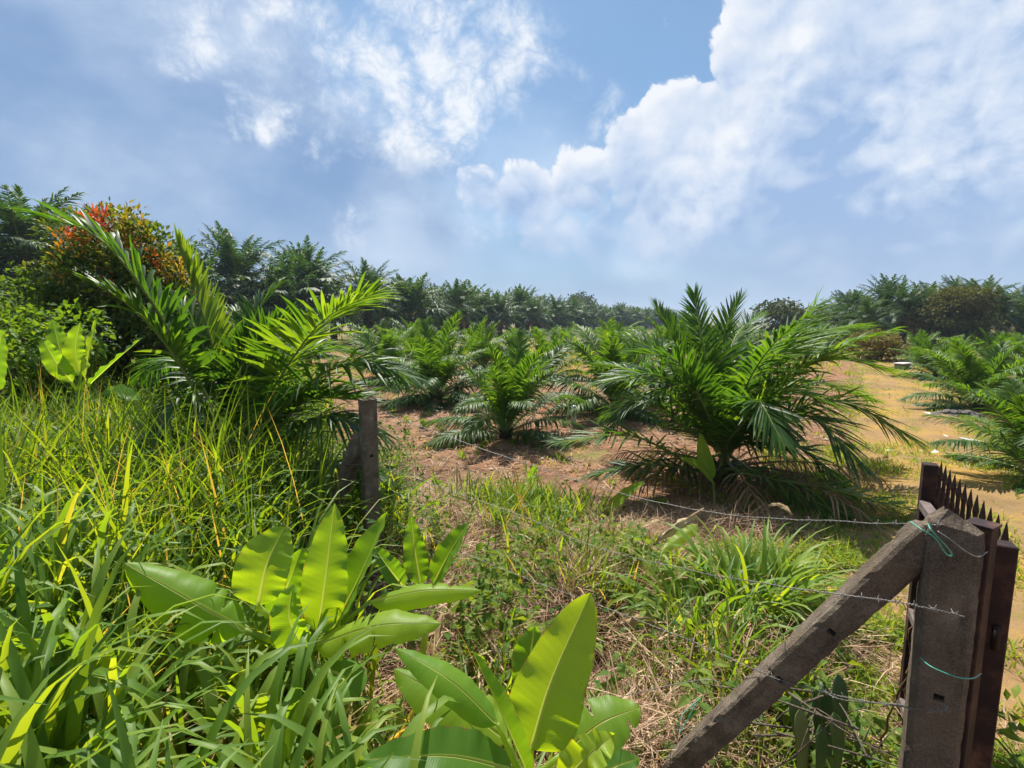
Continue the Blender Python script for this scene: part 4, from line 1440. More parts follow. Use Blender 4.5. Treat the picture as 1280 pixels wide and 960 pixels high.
# stuff 2: broad bladed grass, bottom left corner
mb = MB()
rg = np.random.default_rng(901)
P0 = scatter(-2.6, -.18, .75, 2.0, 105, rg, lambda x, y: in_view(x, y, .3) & (x < -.30 - .15 * (y - 1)) & (np.hypot(x, y) > .8))
P = clumped(P0, rg, 12, .06)
n = len(P)
blades_into(mb, P, rg.uniform(0, 2 * PI, n), np.minimum(rg.uniform(.5, .95, n), cap_h(P, rg) * 1.25), rg.uniform(.022, .042, n), rg.uniform(.0, .22, n), rg.gamma(6, .40, n), rg.beta(2.2, 2.2, n) * .85, rg, seg=9, pw=3.2, twist=.3)
n2 = 500
Pd = clumped(P0[:40], rg, 12, .1)
blades_into(mb, Pd, rg.uniform(0, 2 * PI, len(Pd)), rg.uniform(.3, .6, len(Pd)), .012, rg.uniform(.3, 1.0, len(Pd)), rg.uniform(.2, 1.6, len(Pd)), 1.0, rg, seg=5)
tag(obj('broad_grass', mb.mesh('broad_grass', M['broad_grass'])), 'lush broad bladed grass bending over in the bottom left corner', 'grass', kind='stuff')

# stuff 3: short mixed grass along the fence and round the bare soil
mb = MB()
rg = np.random.default_rng(902)


def near_mask(x, y):
    s = x + y
    d = vnoise(x * 1.6, y * 1.6, 51) * .7 + vnoise(x * 4, y * 4, 52) * .3
    patch = np.exp(-((x - .05) ** 2 / .35 + (y - 3.9) ** 2 / .5)) * .8
    lim = 3.35 + 1.0 * (vnoise(x * 1.1, y * 1.1, 53) - .5)
    band = sstep(lim + .9, lim - .2, s)
    hum = vnoise(x * 2.4 + .3, y * 2.4, 7)
    return ((d * .9 + patch) * np.maximum(band, patch) > .52) & ((hum > .5) | (rg.random(len(x)) < .12))


P0 = scatter(-1.0, 3.2, 1.2, 5.2, 1900, rg, lambda x, y: in_view(x, y) & near_mask(x, y) & (np.abs(x - track_mid(y)) > track_half(y) * .8))
P = clumped(P0, rg, 15, .055)
n = len(P)
blades_into(mb, P, rg.uniform(0, 2 * PI, n), rg.uniform(.10, .34, n) * np.repeat(rg.uniform(.5, 1.9, len(P0)) ** 1.1, 15), rg.uniform(.006, .014, n), rg.uniform(.05, .6, n), rg.gamma(2.0, .5, n), np.where(rg.random(n) < .2, rg.uniform(.85, 1, n), rg.beta(2, 2.3, n) * .8), rg, seg=4, fold=False)
# the fresh bunch of grass in the middle
P0 = gr(655, 640)[None, :] + rg.normal(0, 1, (75, 3)) * [.36, .30, 0]
P = clumped(P0, rg, 16, .06)
n = len(P)
blades_into(mb, P, rg.uniform(0, 2 * PI, n), rg.uniform(.18, .46, n), rg.uniform(.008, .016, n), rg.uniform(.05, .5, n), rg.gamma(2.4, .5, n), rg.beta(2, 2.4, n) * .8, rg, seg=5, fold=False)
tag(obj('short_grass', mb.mesh('short_grass', M['grass'])), 'short mixed green grass on the fence bank', 'grass', kind='stuff')

# stuff 4: dry straw and stalk litter
mb = MB()
rg = np.random.default_rng(903)
P = scatter(-1.0, 4.5, 1.1, 5.5, 46000, rg, lambda x, y: in_view(x, y) & (np.abs(x - track_mid(y)) > track_half(y) * .75) & (vnoise(x * 2.2, y * 2.2, 61) > np.interp(x + y, [1.5, 3.8, 5, 9], [.05, .12, .42, .6])))
n = len(P)
P[:, 2] += rg.uniform(0, .07, n) * sstep(5.5, 3.0, P[:, 0] + P[:, 1]) + .005
blades_into(mb, P, rg.uniform(0, 2 * PI, n), rg.gamma(3, .05, n) + .05, rg.uniform(.003, .008, n), rg.normal(1.45, .22, n), rg.normal(.15, .4, n), rg.beta(2, 2, n), rg, seg=3, fold=False, twist=1.0)
for k in range(190):
    cx, cy = (rg.uniform(-.5, 2.4), rg.uniform(1.6, 4.4)) if k < 110 else (rg.uniform(.2, 1.3), rg.uniform(1.9, 3.6))
    if not (1.9 < cx + cy < 5.2) or abs(cx - track_mid(cy)) < track_half(cy):
        continue
    m = 130
    a, q = rg.uniform(0, 2 * PI, m), np.sqrt(rg.random(m))
    x, y = cx + np.cos(a) * q * .16, cy + np.sin(a) * q * .14
    z = ground_z(x, y) + rg.uniform(.06, .22) * (1 - q ** 2) * rg.uniform(.3, 1.1, m)
    blades_into(mb, np.stack([x, y, z], -1), rg.normal(rg.uniform(0, 6.28), .9, m), rg.uniform(.10, .36, m), rg.uniform(.003, .009, m), rg.normal(1.35, .4, m), rg.normal(.5, .5, m), np.clip(rg.normal(rg.uniform(.2, .8), .25, m), 0, 1), rg, seg=4, fold=False, twist=1.0)
# litter out over the bare field
P = scatter(-5, 14, 4, 17, 60000, rg, lambda x, y: in_view(x, y) & (np.abs(x - track_mid(y)) > track_half(y)) & (vnoise(x * 1.5, y * 1.5, 62) > .35))
n = len(P)
P[:, 2] += .012
blades_into(mb, P, rg.uniform(0, 2 * PI, n), rg.gamma(3, .035, n) + .05, rg.uniform(.006, .014, n), rg.normal(1.5, .12, n), rg.normal(.1, .25, n), rg.beta(1.1, 1.0, n), rg, seg=2, fold=False, twist=1.0)
# thatch of the straw heap at the foot of the brace and under the grass clump
for (cx, cy, hgt, rx, ry, m) in ((.40, 1.60, .30, .22, .16, 1500), (.62, 1.72, .22, .22, .16, 900), (.95, 2.55, .18, .3, .25, 900), (.42, 2.6, .14, .4, .3, 900), (.35, 3.15, .22, .35, .2, 1500), (.75, 3.1, .18, .4, .25, 1500), (.1, 2.1, .10, .3, .3, 900), (.55, 3.7, .12, .5, .3, 1200), (.2, 1.45, .12, .3, .25, 1000), (2.0, 4.3, .20, .6, .4, 2200), (1.35, 4.2, .15, .5, .4, 1000)):
    a = rg.uniform(0, 2 * PI, m)
    q = np.sqrt(rg.random(m))
    x, y = cx + np.cos(a) * q * rx * 1.6, cy + np.sin(a) * q * ry * 1.6
    z = ground_z(x, y) + hgt * (1 - q ** 2) * rg.uniform(.3, 1.05, m)
    blades_into(mb, np.stack([x, y, z], -1), rg.uniform(0, 2 * PI, m), rg.uniform(.08, .30, m), rg.uniform(.002, .006, m), rg.normal(1.45, .35, m), rg.normal(.35, .5, m), rg.beta(2.2, 2, m), rg, seg=4, fold=False, twist=1.0)
tag(obj('straw_litter', mb.mesh('straw_litter', M['straw'])), 'tangled dry straw and dead stalks littering the soil', 'straw', kind='stuff')

# stuff 5: low bright herbs between fence, gate and track
mb = MB()
rg = np.random.default_rng(904)


def herb_ok(x, y):
    s = x + y
    return in_view(x, y) & (x > .55) & (s > 2.15) & (np.abs(x - track_mid(y)) > track_half(y) * (.75 + .5 * vnoise(x * 3, y * 3, 72))) & (x < track_mid(y)) & (y < 4.1) & (vnoise(x * 2, y * 2, 71) > .25)


P = scatter(.5, 3.2, 1.0, 4.2, 60000, rg, herb_ok)
P[:, 2] += rg.uniform(.0, .10, len(P))
leaves_into(mb, P, .035, np.clip(rg.normal(.72, .18, len(P)), 0, 1), rg, up=.35, aspect=.75, droop=.1)
P2 = P[rg.random(len(P)) < .16]
P2[:, 2] = ground_z(P2[:, 0], P2[:, 1])
blades_into(mb, P2, rg.uniform(0, 6.28, len(P2)), rg.uniform(.08, .28, len(P2)), .006, rg.uniform(.1, .8, len(P2)), rg.uniform(.1, 1.2, len(P2)), rg.uniform(.4, 1, len(P2)), rg, seg=3, fold=False)
tag(obj('low_herbs', mb.mesh('low_herbs', M['herb'], smooth=False)), 'bright yellow green ground cover between the fence and the gate', 'ground cover', kind='stuff')

# stuff 6: leafy weeds knitted into the bank
mb = MB()
rg = np.random.default_rng(905)
P0 = scatter(-7.5, 1.6, 1.2, 6.5, 2600, rg, lambda x, y: in_view(x, y, .4) & (y > 1.2) & (((x < -.5 - .2 * np.maximum(y - 2.6, 0))) | ((x + y < 3.4) & (vnoise(x * 1.7, y * 1.7, 81) > .66))))
for_h = np.where(P0[:, 0] < -.55, rg.uniform(.1, .75, len(P0)), rg.uniform(.03, .25, len(P0)))
for_h = for_h * np.interp(P0[:, 0], [-6, -3, 0], [1.35, 1.1, 1.0])
Q = np.repeat(P0, 16, 0)
Q[:, 2] += np.repeat(for_h, 16) * rg.uniform(.2, 1.1, len(Q))
Q[:, :2] += rg.normal(0, .07, (len(Q), 2))
Q = Q[(Q[:, 2] - ground_z(Q[:, 0], Q[:, 1])) < np.where(Q[:, 1] < 2.6, cap_h(np.stack([Q[:, 0], Q[:, 1], ground_z(Q[:, 0], Q[:, 1])], -1), rg) * .7, 9)]
# knots of fresh broad leaved weeds between the dry stalks
Pk = scatter(-.6, 2.0, 1.5, 4.0, 190, rg, lambda x, y: in_view(x, y) & (x + y > 1.8) & (x + y < 4.3) & (vnoise(x * 2.6, y * 2.6, 84) > .45))
Qk = np.repeat(Pk, 26, 0)
Qk[:, :2] += rg.normal(0, .045, (len(Qk), 2))
Qk[:, 2] += np.repeat(rg.uniform(.08, .40, len(Pk)), 26) * rg.uniform(.3, 1.1, len(Qk))
leaves_into(mb, Qk, .075, np.clip(rg.normal(.85, .2, len(Qk)), 0, 1.1), rg, up=.3, aspect=.45)
P1 = scatter(-16, -2.4, 5.5, 13, 2600, rg, lambda x, y: in_view(x, y, .5) & (x < -2.2 - .42 * (y - 6)))
Q1 = np.repeat(P1, 14, 0)
Q1[:, 2] += np.repeat(rg.uniform(.1, 1.0, len(P1)), 14) * rg.uniform(.2, 1.1, len(Q1))
Q1[:, :2] += rg.normal(0, .11, (len(Q1), 2))
leaves_into(mb, Q1, .085, np.clip(rg.normal(.6, .25, len(Q1)), 0, 1), rg, up=.25, aspect=.5)
leaves_into(mb, Q, .045, np.clip(rg.normal(.42, .22, len(Q)) + 0, 0, 1), rg, up=.25, aspect=.5)
tag(obj('bank_weeds', mb.mesh('bank_weeds', M['dark_weed'], smooth=False)), 'small leaved weeds tangled through the bank grass', 'weeds', kind='stuff')

# stuff 7: thin grass on and beside the track
mb = MB()
rg = np.random.default_rng(906)


def track_ok(x, y):
    v = np.abs(x - track_mid(y)) / track_half(y)
    k = np.where(v < .25, .42, np.where(v < .85, .56, np.where(v < 1.7, .34, .58)))
    return in_view(x, y) & (vnoise(x * 2.1, y * 2.1, 91) * .7 + vnoise(x * 7, y * 7, 92) * .3 > k) & (v < 2.6)


P0 = np.vstack([scatter(1.8, 22, 1.2, 24, 16000, rg, track_ok), scatter(2.2, 9, 1.6, 8, 9000, rg, track_ok),
                scatter(4.0, 12, 3.2, 10, 5000, rg, lambda x, y: in_view(x, y) & (x - track_mid(y) > track_half(y) * .72) & (vnoise(x * 2, y * 2, 93) > .3))])
P = clumped(P0, rg, 6, .05)
n = len(P)
P[:, 2] += .01
blades_into(mb, P, rg.uniform(0, 2 * PI, n), rg.uniform(.03, .13, n), rg.uniform(.006, .012, n), rg.uniform(.1, .9, n), rg.uniform(.1, 1.2, n), np.clip(rg.normal(.60, .15, n), 0, 1), rg, seg=3, fold=False)
tag(obj('track_grass', mb.mesh('track_grass', M['grass'])), 'thin yellowing grass growing on and beside the dirt track', 'grass', kind='stuff')

# stuff 8: thin low growth over the soil of the clearing
mb = MB()
rg = np.random.default_rng(907)
P0 = scatter(-9, 26, 5, 42, 15000, rg, lambda x, y: in_view(x, y) & (x > edge_x(np.maximum(y, 20)) + 2) & (np.abs(x - track_mid(y)) > track_half(y) * 1.2)
             & (vnoise(x * .55, y * .55, 95) * .6 + vnoise(x * 2.3, y * 2.3, 96) * .4 > np.interp(y, [5, 10, 16, 40], [.66, .56, .46, .40])))
P = clumped(P0, rg, 6, .07)
n = len(P)
blades_into(mb, P, rg.uniform(0, 2 * PI, n), rg.uniform(.04, .15, n) * np.interp(P[:, 1], [5, 20, 40], [.8, 1.3, 2.2]), rg.uniform(.010, .018, n) * np.interp(P[:, 1], [5, 40], [1, 2.5]), rg.uniform(.1, .9, n), rg.uniform(.1, 1.2, n), np.clip(rg.normal(.62, .2, n), 0, 1), rg, seg=2, fold=False)
tag(obj('field_grass', mb.mesh('field_grass', M['grass'])), 'thin low growth spread over the soil of the clearing', 'grass', kind='stuff')


# ------------------------------------------------------------------ single clumps of grass and seedlings
def grass_clump(x, y, h, label, seed, n=130, r=.16, w=.022, group=None, dead=40, tint=.4):
    rg = np.random.default_rng(seed)
    t = thing('grass_clump', label, 'grass clump', gpt(x, y), 0, group)
    mb = MB()
    a = rg.uniform(0, 2 * PI, n)
    q = np.sqrt(rg.random(n)) * r
    P = np.stack([np.cos(a) * q, np.sin(a) * q, a * 0 - .02], -1)
    az = a + rg.normal(0, .5, n)
    blades_into(mb, P, az, h * rg.uniform(.6, 1.25, n), w * 1.3 * rg.uniform(.6, 1.2, n), rg.uniform(.05, .5, n), rg.gamma(4.2, .5, n), np.clip(rg.normal(tint + .1, .18, n), 0, .85), rg, seg=8, pw=2.4, twist=.3)
    obj('blades', mb.mesh('blades', M['broad_grass']), t)
    if dead:
        mb = MB()
        a = rg.uniform(0, 2 * PI, dead)
        P = np.stack([np.cos(a) * r * .9, np.sin(a) * r * .9, h * rg.uniform(.15, .45, dead)], -1)
        blades_into(mb, P, a + rg.normal(0, .4, dead), h * rg.uniform(.4, .8, dead), .009, rg.uniform(.9, 1.7, dead), rg.uniform(.7, 1.6, dead), rg.beta(2, 2, dead), rg, seg=5, fold=False)
        obj('dead_blades', mb.mesh('dead_blades', M['straw']), t)
    return t


for i, (px, py, Y, h, lab, n, w, dead) in enumerate([
        (870, 770, 2.55, .62, 'guinea grass clump left of the leaning brace with a straw skirt below', 130, .024, 90),
        (935, 745, 2.75, .66, 'tallest lush guinea grass clump behind the leaning concrete brace', 170, .024, 70),
        (985, 730, 2.95, .55, 'guinea grass clump nearest the track behind the leaning brace', 120, .022, 50),
        (845, 715, 3.05, .45, 'guinea grass clump just in front of the pale dry banana leaf', 90, .020, 50),
        (905, 820, 2.15, .36, 'small green grass clump against the left edge of the leaning brace', 45, .014, 20),
        (795, 760, 2.6, .40, 'thin grass clump left of the guinea grass with straw around', 40, .02, 70),
        (770, 640, 4.0, .36, 'sparse grass tuft beside the lone banana leaf near the top wire', 36, .012, 30),
        (700, 690, 3.2, .44, 'grass clump with hanging dry leaves in the middle of the bank', 70, .013, 160),
        (640, 690, 3.2, .34, 'green grass clump right of the three small banana leaves', 70, .014, 40),
        (560, 690, 3.0, .30, 'grass tuft behind the three small banana leaves', 50, .012, 10)]):
    p = at(px, py, Y)
    grass_clump(p[0], Y, h, lab, 950 + i, n=n, w=w, dead=dead, group='grass clumps on the fence bank')


def seedling_mesh(seed, kind):
    rg = np.random.default_rng(seed)
    mb = MB()
    if kind == 'leaf':
        n = 16
        P = rg.normal(0, .02, (n, 3)) + [0, 0, .06]
        leaves_into(mb, P, .09, np.clip(rg.normal(.55, .15, n), 0, 1), rg, up=.5, aspect=.55)
        mb.tube(np.array([[0, 0, -.02], [0, 0, .05], [0, 0, .09]]), [.006, .005, .003], 4)
        return mb.mesh('seedling', M['herb'], smooth=False)
    n = 26
    a = rg.uniform(0, 6.28, n)
    P = np.stack([np.cos(a) * .02, np.sin(a) * .02, a * 0 - .01], -1)
    blades_into(mb, P, a, rg.uniform(.08, .2, n), .010, rg.uniform(.1, .7, n), rg.uniform(.1, 1, n), np.clip(rg.normal(.42 if kind == 'grass' else .92, .12, n), 0, 1), rg, seg=3, fold=False)
    return mb.mesh('seedling', M['grass' if kind == 'grass' else 'straw'])


SM = [seedling_mesh(1, 'leaf'), seedling_mesh(2, 'leaf'), seedling_mesh(3, 'grass'), seedling_mesh(4, 'grass'), seedling_mesh(5, 'dry'), seedling_mesh(6, 'dry')]
SL = [('leafy bright green seedling sprouting from the bare red soil', 'leafy seedlings on the red soil')] * 2 + \
     [('small green grass tuft sprouting from the bare red soil', 'green tufts on the red soil')] * 2 + \
     [('small half dry grass tuft on the bare red soil', 'half dry tufts on the red soil')] * 2
rgs = random.Random(31)
seeds = [(526, 533, 0, 1.3), (551, 540, 1, 1.0), (508, 527, 2, 1.2), (566, 558, 3, 1.0), (577, 573, 2, 1.2), (510, 578, 4, 1.3), (545, 588, 4, 1.2), (570, 600, 4, 1.3), (603, 565, 0, 1.0), (520, 561, 4, 1.0),
         (560, 545, 4, 1.2), (535, 520, 2, 1.0), (590, 580, 5, 1.0), (498, 598, 4, 1.2), (700, 575, 2, 1.0), (720, 590, 4, 1.0), (745, 560, 5, 1.0), (660, 590, 3, 1.1), (552, 575, 5, .9)]
for k in range(60):
    seeds.append((rgs.uniform(490, 840), rgs.uniform(505, 640), rgs.randrange(6), rgs.uniform(.5, 1.1)))
for px, py, k, s in seeds:
    p = gr(px, py)
    o = obj('seedling', SM[k], None, p, rgs.uniform(0, 6.28), s)
    tag(o, SL[k][0], 'seedling', SL[k][1])


# ------------------------------------------------------------------ banana plants
def banana_leaf(t, pts, W, seed, tint=.5, fold=.35, roll=0.0, up=None, left=1.0, right=1.0, ripple=.012, tears=0, tipw=.5, curl=0.0, petiole=None, label=None, basew=.5):
    """blade along world points pts (base -> tip); W = half width; fold lifts both halves to a V, curl bends the margins down.
    up: approximate direction the upper face looks to"""
    rg = np.random.default_rng(seed)
    o = np.array(t.location)
    P = spline(np.asarray(pts) - o, 34)
    upv = np.array([0, -.35, 1.0]) if up is None else np.asarray(up, float)
    T, S, N = frames(P, upv)
    if roll:
        c, s_ = math.cos(roll), math.sin(roll)
        S, N = S * c + N * s_, N * c - S * s_
    nu, nv = 34, 16
    W, ripple = W * .92, ripple * .38
    u = np.linspace(0, 1, nu)
    prof = np.interp(u, [0, .03, .10, .25, .45, .7, .88, .96, 1], [.04, .32 * basew * 2, .74, .97, 1, .82, .48, .24 * tipw * 2, .015])
    for _ in range(2):
        prof[1:-1] = .25 * prof[:-2] + .5 * prof[1:-1] + .25 * prof[2:]
    vv = np.concatenate([np.linspace(-1, -1e-6, 8), np.linspace(1e-6, 1, 8)])
    hl = W * prof * left * (1 + .04 * np.sin(u * 9 + rg.uniform(0, 6)))
    hr = W * prof * right * (1 + .04 * np.sin(u * 8 + rg.uniform(0, 6)))
    for k in range(tears):
        i = rg.integers(5, nu - 4)
        dpt = rg.uniform(.10, .55)
        (hl if rg.random() < .5 else hr)[i] *= dpt
    side = np.sign(vv)
    av = np.abs(vv)
    rw = np.minimum(np.interp(u, [0, .5, 1], [.0062, .0038, .0010]) * (W / .08) ** .5, hl * .5)
    h = rw[:, None] + (np.where(side[None, :] < 0, hl[:, None], hr[:, None]) - rw[:, None]) * av[None, :]
    ang = fold - curl * av[None, :] * np.ones((nu, 1))
    ph1, ph2 = rg.uniform(0, 6, 2)
    rip = ripple * av[None, :] ** 1.3 * (np.sin(u * 24 + ph1)[:, None] + .6 * np.sin(u * 51 + ph2)[:, None] * (1 + side[None, :] * .4))
    V = P[:, None, :] + S[:, None, :] * (h * np.cos(ang) * side[None, :])[:, :, None] + N[:, None, :] * (h * np.sin(ang) + rip)[:, :, None]
    i = np.arange(nu - 1)[:, None] * nv
    j = np.array([k for k in range(nv - 1) if k != 7])[None, :]
    Q = np.stack([i + j, i + j + 1, i + nv + j + 1, i + nv + j], -1).reshape(-1, 4)
    Ld = np.linalg.norm(np.diff(P, axis=0), axis=1).sum()
    uv = np.stack([np.repeat((u * Ld)[:, None], nv, 1) - .35 * h, np.repeat(vv[None, :], nu, 0)], -1)
    mb = MB()
    mb.add(V.reshape(-1, 3), Q, tint=np.clip(tint + .06 * rg.normal(0, 1, nu * nv) * 0 + .05 * np.repeat(np.sin(u * 5 + ph1)[:, None], nv, 1).ravel(), 0, 1), uv=uv.reshape(-1, 2))
    lf = obj('leaf', mb.mesh('banana_leaf', M['banana']), t)
    if label:
        lf['label'] = label
    mb = MB()
    rr = (rw * 1.08)[:, None]
    ca, sa = math.cos(fold), math.sin(fold)
    RV = np.stack([P - S * rr * ca + N * rr * sa + N * .0004, P - N * rr * .75, P + S * rr * ca + N * rr * sa + N * .0004], 1)
    ii = np.arange(nu - 1)[:, None] * 3
    jj = np.arange(2)[None, :]
    mb.add(RV.reshape(-1, 3), np.stack([ii + jj, ii + jj + 1, ii + 3 + jj + 1, ii + 3 + jj], -1).reshape(-1, 4), tint=.6)
    if petiole is not None:
        A = np.vstack([np.asarray(petiole) - o, P[:1]])
        A = spline([A[0], (A[0] + A[-1]) / 2 - T[0] * 0 + np.array([0, 0, -.01]), A[-1]], 6)
        mb.tube(A, np.linspace(.013, .0085, 6) * (W / .08) ** .4, 6)
    obj('midrib', mb.mesh('midrib', M['banana_rib']), lf)
    return lf


def banana_stem(t, top, r=.028):
    o = np.array(t.location)
    mb = MB()
    A = np.asarray(top) - o
    P = spline([(0, 0, -.05), A * .5 + [.004, 0, 0], A], 8)
    mb.tube(P, np.linspace(r, r * .55, 8), 9)
    obj('stem', mb.mesh('stem', M['banana_stem']), t)


def W_(px, Y):
    return px * Y / FPX / 2


# plant A: left of centre
gA = gpt(*(at(385, 860, 1.78)[:2]))
A_ = thing('banana_plant', 'leafy young banana plant in the lower left foreground with one tall upright leaf', 'banana plant', gA)
cA = at(385, 810, 1.78)
banana_stem(A_, cA, .03)
FR = np.array([0, -1, .25])   # faces the camera
banana_leaf(A_, [at(398, 790, 1.75), at(408, 715, 1.80), at(418, 629, 1.88)], W_(62, 1.8), 1, tint=.62, up=FR, fold=.12, petiole=cA, left=1.05, right=1.1, basew=.7, tipw=.35)
banana_leaf(A_, [at(322, 757, 1.72), at(334, 705, 1.76), at(356, 658, 1.84)], W_(80, 1.76), 2, tint=.66, up=(.3, -1, .3), fold=.1, petiole=cA, left=1.05, right=.85, tipw=.8)
banana_leaf(A_, [at(340, 775, 1.83), at(362, 725, 1.86), at(378, 684, 1.92)], W_(64, 1.85), 3, tint=.45, up=(.9, -.6, .4), fold=.5, petiole=cA, left=1.0, right=.8)
banana_leaf(A_, [at(382, 812, 1.66), at(362, 775, 1.66), at(366, 730, 1.70)], W_(58, 1.66), 4, tint=.7, up=FR, fold=.45, petiole=cA, ripple=.018)
banana_leaf(A_, [at(306, 788, 1.62), at(235, 748, 1.58), at(156, 704, 1.60)], W_(92, 1.6), 5, tint=0.6, up=(-.1, -.75, 1), fold=-.15, curl=.45, petiole=cA, tears=6, ripple=.010, left=1.1, right=.95)
banana_leaf(A_, [at(410, 800, 1.78), at(450, 720, 1.84), at(484, 641, 1.92)], W_(66, 1.85), 6, tint=0.5, up=(-.7, -.8, .35), fold=.55, petiole=cA)
banana_leaf(A_, [at(462, 752, 1.76), at(530, 738, 1.72), at(602, 738, 1.74)], W_(46, 1.74), 7, tint=0.75, up=(0, -.55, 1), fold=-.1, curl=.5, petiole=cA, ripple=.008, tears=2)
banana_leaf(A_, [at(395, 806, 1.66), at(470, 782, 1.60), at(552, 779, 1.62)], W_(66, 1.62), 8, tint=0.85, up=(0, -.55, 1), fold=-.05, curl=.35, petiole=cA, tears=7, ripple=.014, basew=.8)
banana_leaf(A_, [at(395, 832, 1.62), at(430, 850, 1.55), at(380, 880, 1.5)], W_(70, 1.55), 9, tint=0.4, up=(0, -.3, 1), fold=.0, curl=.3, petiole=cA)
banana_leaf(A_, [at(330, 795, 1.85), at(280, 760, 1.9), at(205, 705, 1.98)], W_(60, 1.9), 10, tint=.6, up=(0, -.4, 1), fold=.1, petiole=cA, tears=5)

# plant C: three small leaves behind A
gC = gpt(*(at(512, 760, 2.35)[:2]))
C_ = thing('banana_plant', 'small banana plant with three stiff bluish green leaves right of the concrete post foot', 'banana plant', gC)
cC = at(512, 752, 2.35)
banana_stem(C_, cC, .025)
banana_leaf(C_, [at(526, 732, 2.35), at(519, 690, 2.4), at(514, 646, 2.45)], W_(36, 2.4), 21, tint=0.42, up=FR, fold=.25, petiole=cC, tipw=.4)
banana_leaf(C_, [at(542, 730, 2.3), at(560, 695, 2.32), at(586, 652, 2.36)], W_(42, 2.3), 22, tint=0.35, up=(-.7, -.8, .4), fold=.4, petiole=cC, tipw=.5)
banana_leaf(C_, [at(505, 735, 2.25), at(487, 712, 2.2), at(466, 682, 2.2)], W_(34, 2.2), 23, tint=0.35, up=(.5, -.7, .6), fold=.3, petiole=cC)

# plant B: bottom centre
gB = gpt(*(at(650, 960, 1.36)[:2]))
B_ = thing('banana_plant', 'young banana plant at the bottom centre with the broadest bright upright leaf', 'banana plant', gB)
cB = at(655, 975, 1.36)
banana_stem(B_, cB, .03)
banana_leaf(B_, [at(664, 937, 1.32), at(690, 850, 1.38), at(738, 741, 1.48)], W_(112, 1.38), 31, tint=.78, up=(-.15, -1, .3), fold=.16, petiole=cB, basew=.9, tipw=.55, left=.9, right=1.0)
banana_leaf(B_, [at(676, 870, 1.52), at(664, 830, 1.56), at(668, 782, 1.62)], W_(66, 1.56), 32, tint=.5, up=(.2, -1, .4), fold=.15, petiole=cB)
banana_leaf(B_, [at(622, 905, 1.33), at(565, 852, 1.36), at(494, 810, 1.42)], W_(58, 1.36), 33, tint=0.55, up=(.45, -.55, .9), fold=-.1, curl=.3, petiole=cB, ripple=.006)
banana_leaf(B_, [at(634, 925, 1.40), at(570, 880, 1.45), at(492, 836, 1.52)], W_(92, 1.45), 34, tint=.62, up=(.2, -.5, 1), fold=.0, curl=.3, petiole=cB, tears=6)
banana_leaf(B_, [at(662, 975, 1.24), at(628, 895, 1.28), at(590, 813, 1.36)], W_(44, 1.28), 35, tint=0.6, up=(.9, -.7, .3), fold=.9, petiole=cB, ripple=.004)
banana_leaf(B_, [at(700, 945, 1.36), at(748, 905, 1.38), at(800, 884, 1.42)], W_(84, 1.38), 36, tint=0.65, up=(-.25, -.6, 1), fold=.05, curl=.25, petiole=cB, tipw=.9, tears=3)
banana_leaf(B_, [at(640, 962, 1.22), at(560, 945, 1.16), at(450, 950, 1.14)], W_(76, 1.16), 37, tint=0.28, up=(0, -.5, 1), fold=.2, petiole=cB)
banana_leaf(B_, [at(700, 985, 1.22), at(735, 945, 1.22), at(768, 918, 1.25)], W_(60, 1.22), 38, tint=.9, up=(-.2, -.7, .8), fold=.3, petiole=cB, tears=6, ripple=.02)
banana_leaf(B_, [at(730, 985, 1.38), at(765, 960, 1.40), at(800, 948, 1.44)], W_(50, 1.4), 39, tint=.15, up=(-.1, -.5, 1), fold=.1, petiole=cB)

# plant D: left, at the foot of the shrub
gD = gpt(*(at(100, 500, 4.3)[:2]))
D_ = thing('banana_plant', 'small banana plant with glowing leaves before the red tipped shrub', 'banana plant', gD)
cD = at(98, 490, 4.3)
banana_stem(D_, cD, .035)
for k, (pts, w, ti, up) in enumerate([([(100, 470, 4.2), (94, 440, 4.25), (100, 402, 4.3)], 40, .8, FR), ([(106, 475, 4.3), (112, 435, 4.3), (122, 396, 4.35)], 24, .75, (-.5, -1, .3)),
                                      ([(90, 478, 4.2), (68, 450, 4.15), (52, 422, 4.15)], 30, .8, (.3, -1, .5)), ([(84, 470, 4.4), (74, 435, 4.45), (66, 400, 4.5)], 34, .35, (.4, -1, .4)),
                                      ([(112, 480, 4.1), (145, 450, 3.9), (178, 422, 3.85)], 32, .2, (-.2, -.5, 1)), ([(112, 500, 4.0), (140, 490, 3.8), (175, 500, 3.7)], 34, .4, (0, -.5, 1))]):
    banana_leaf(D_, [at(*p) for p in pts], W_(w * .85, 4.2), 41 + k, tint=ti * .75, up=up, fold=.2, petiole=cD, ripple=.02)
# left edge leaf
gI = gpt(*(at(-8, 500, 3.6)[:2]))
I_ = thing('banana_plant', 'banana leaf standing at the left photo edge above the grass', 'banana plant', gI)
cI = at(-8, 500, 3.6)
banana_stem(I_, cI, .025)
banana_leaf(I_, [at(-4, 490, 3.6), at(-2, 450, 3.6), at(2, 412, 3.62)], W_(34, 3.6), 51, tint=.5, up=FR, fold=.2, petiole=cI)

# plant E: sprout before the big palm
gE = gr(893, 630)
E_ = thing('banana_plant', 'bright banana sprout of two leaves under the big palm', 'banana plant', gE)
Ye = gE[1]
cE = at(892, 612, Ye)
banana_stem(E_, cE, .02)
banana_leaf(E_, [at(890, 600, Ye), at(880, 572, Ye), at(875, 541, Ye)], W_(22, Ye), 61, tint=.72, up=FR, fold=.25, petiole=cE)
banana_leaf(E_, [at(892, 603, Ye - .05), at(876, 584, Ye - .1), at(850, 572, Ye - .15)], W_(22, Ye), 62, tint=.7, up=(.3, -.6, 1), fold=.1, petiole=cE)
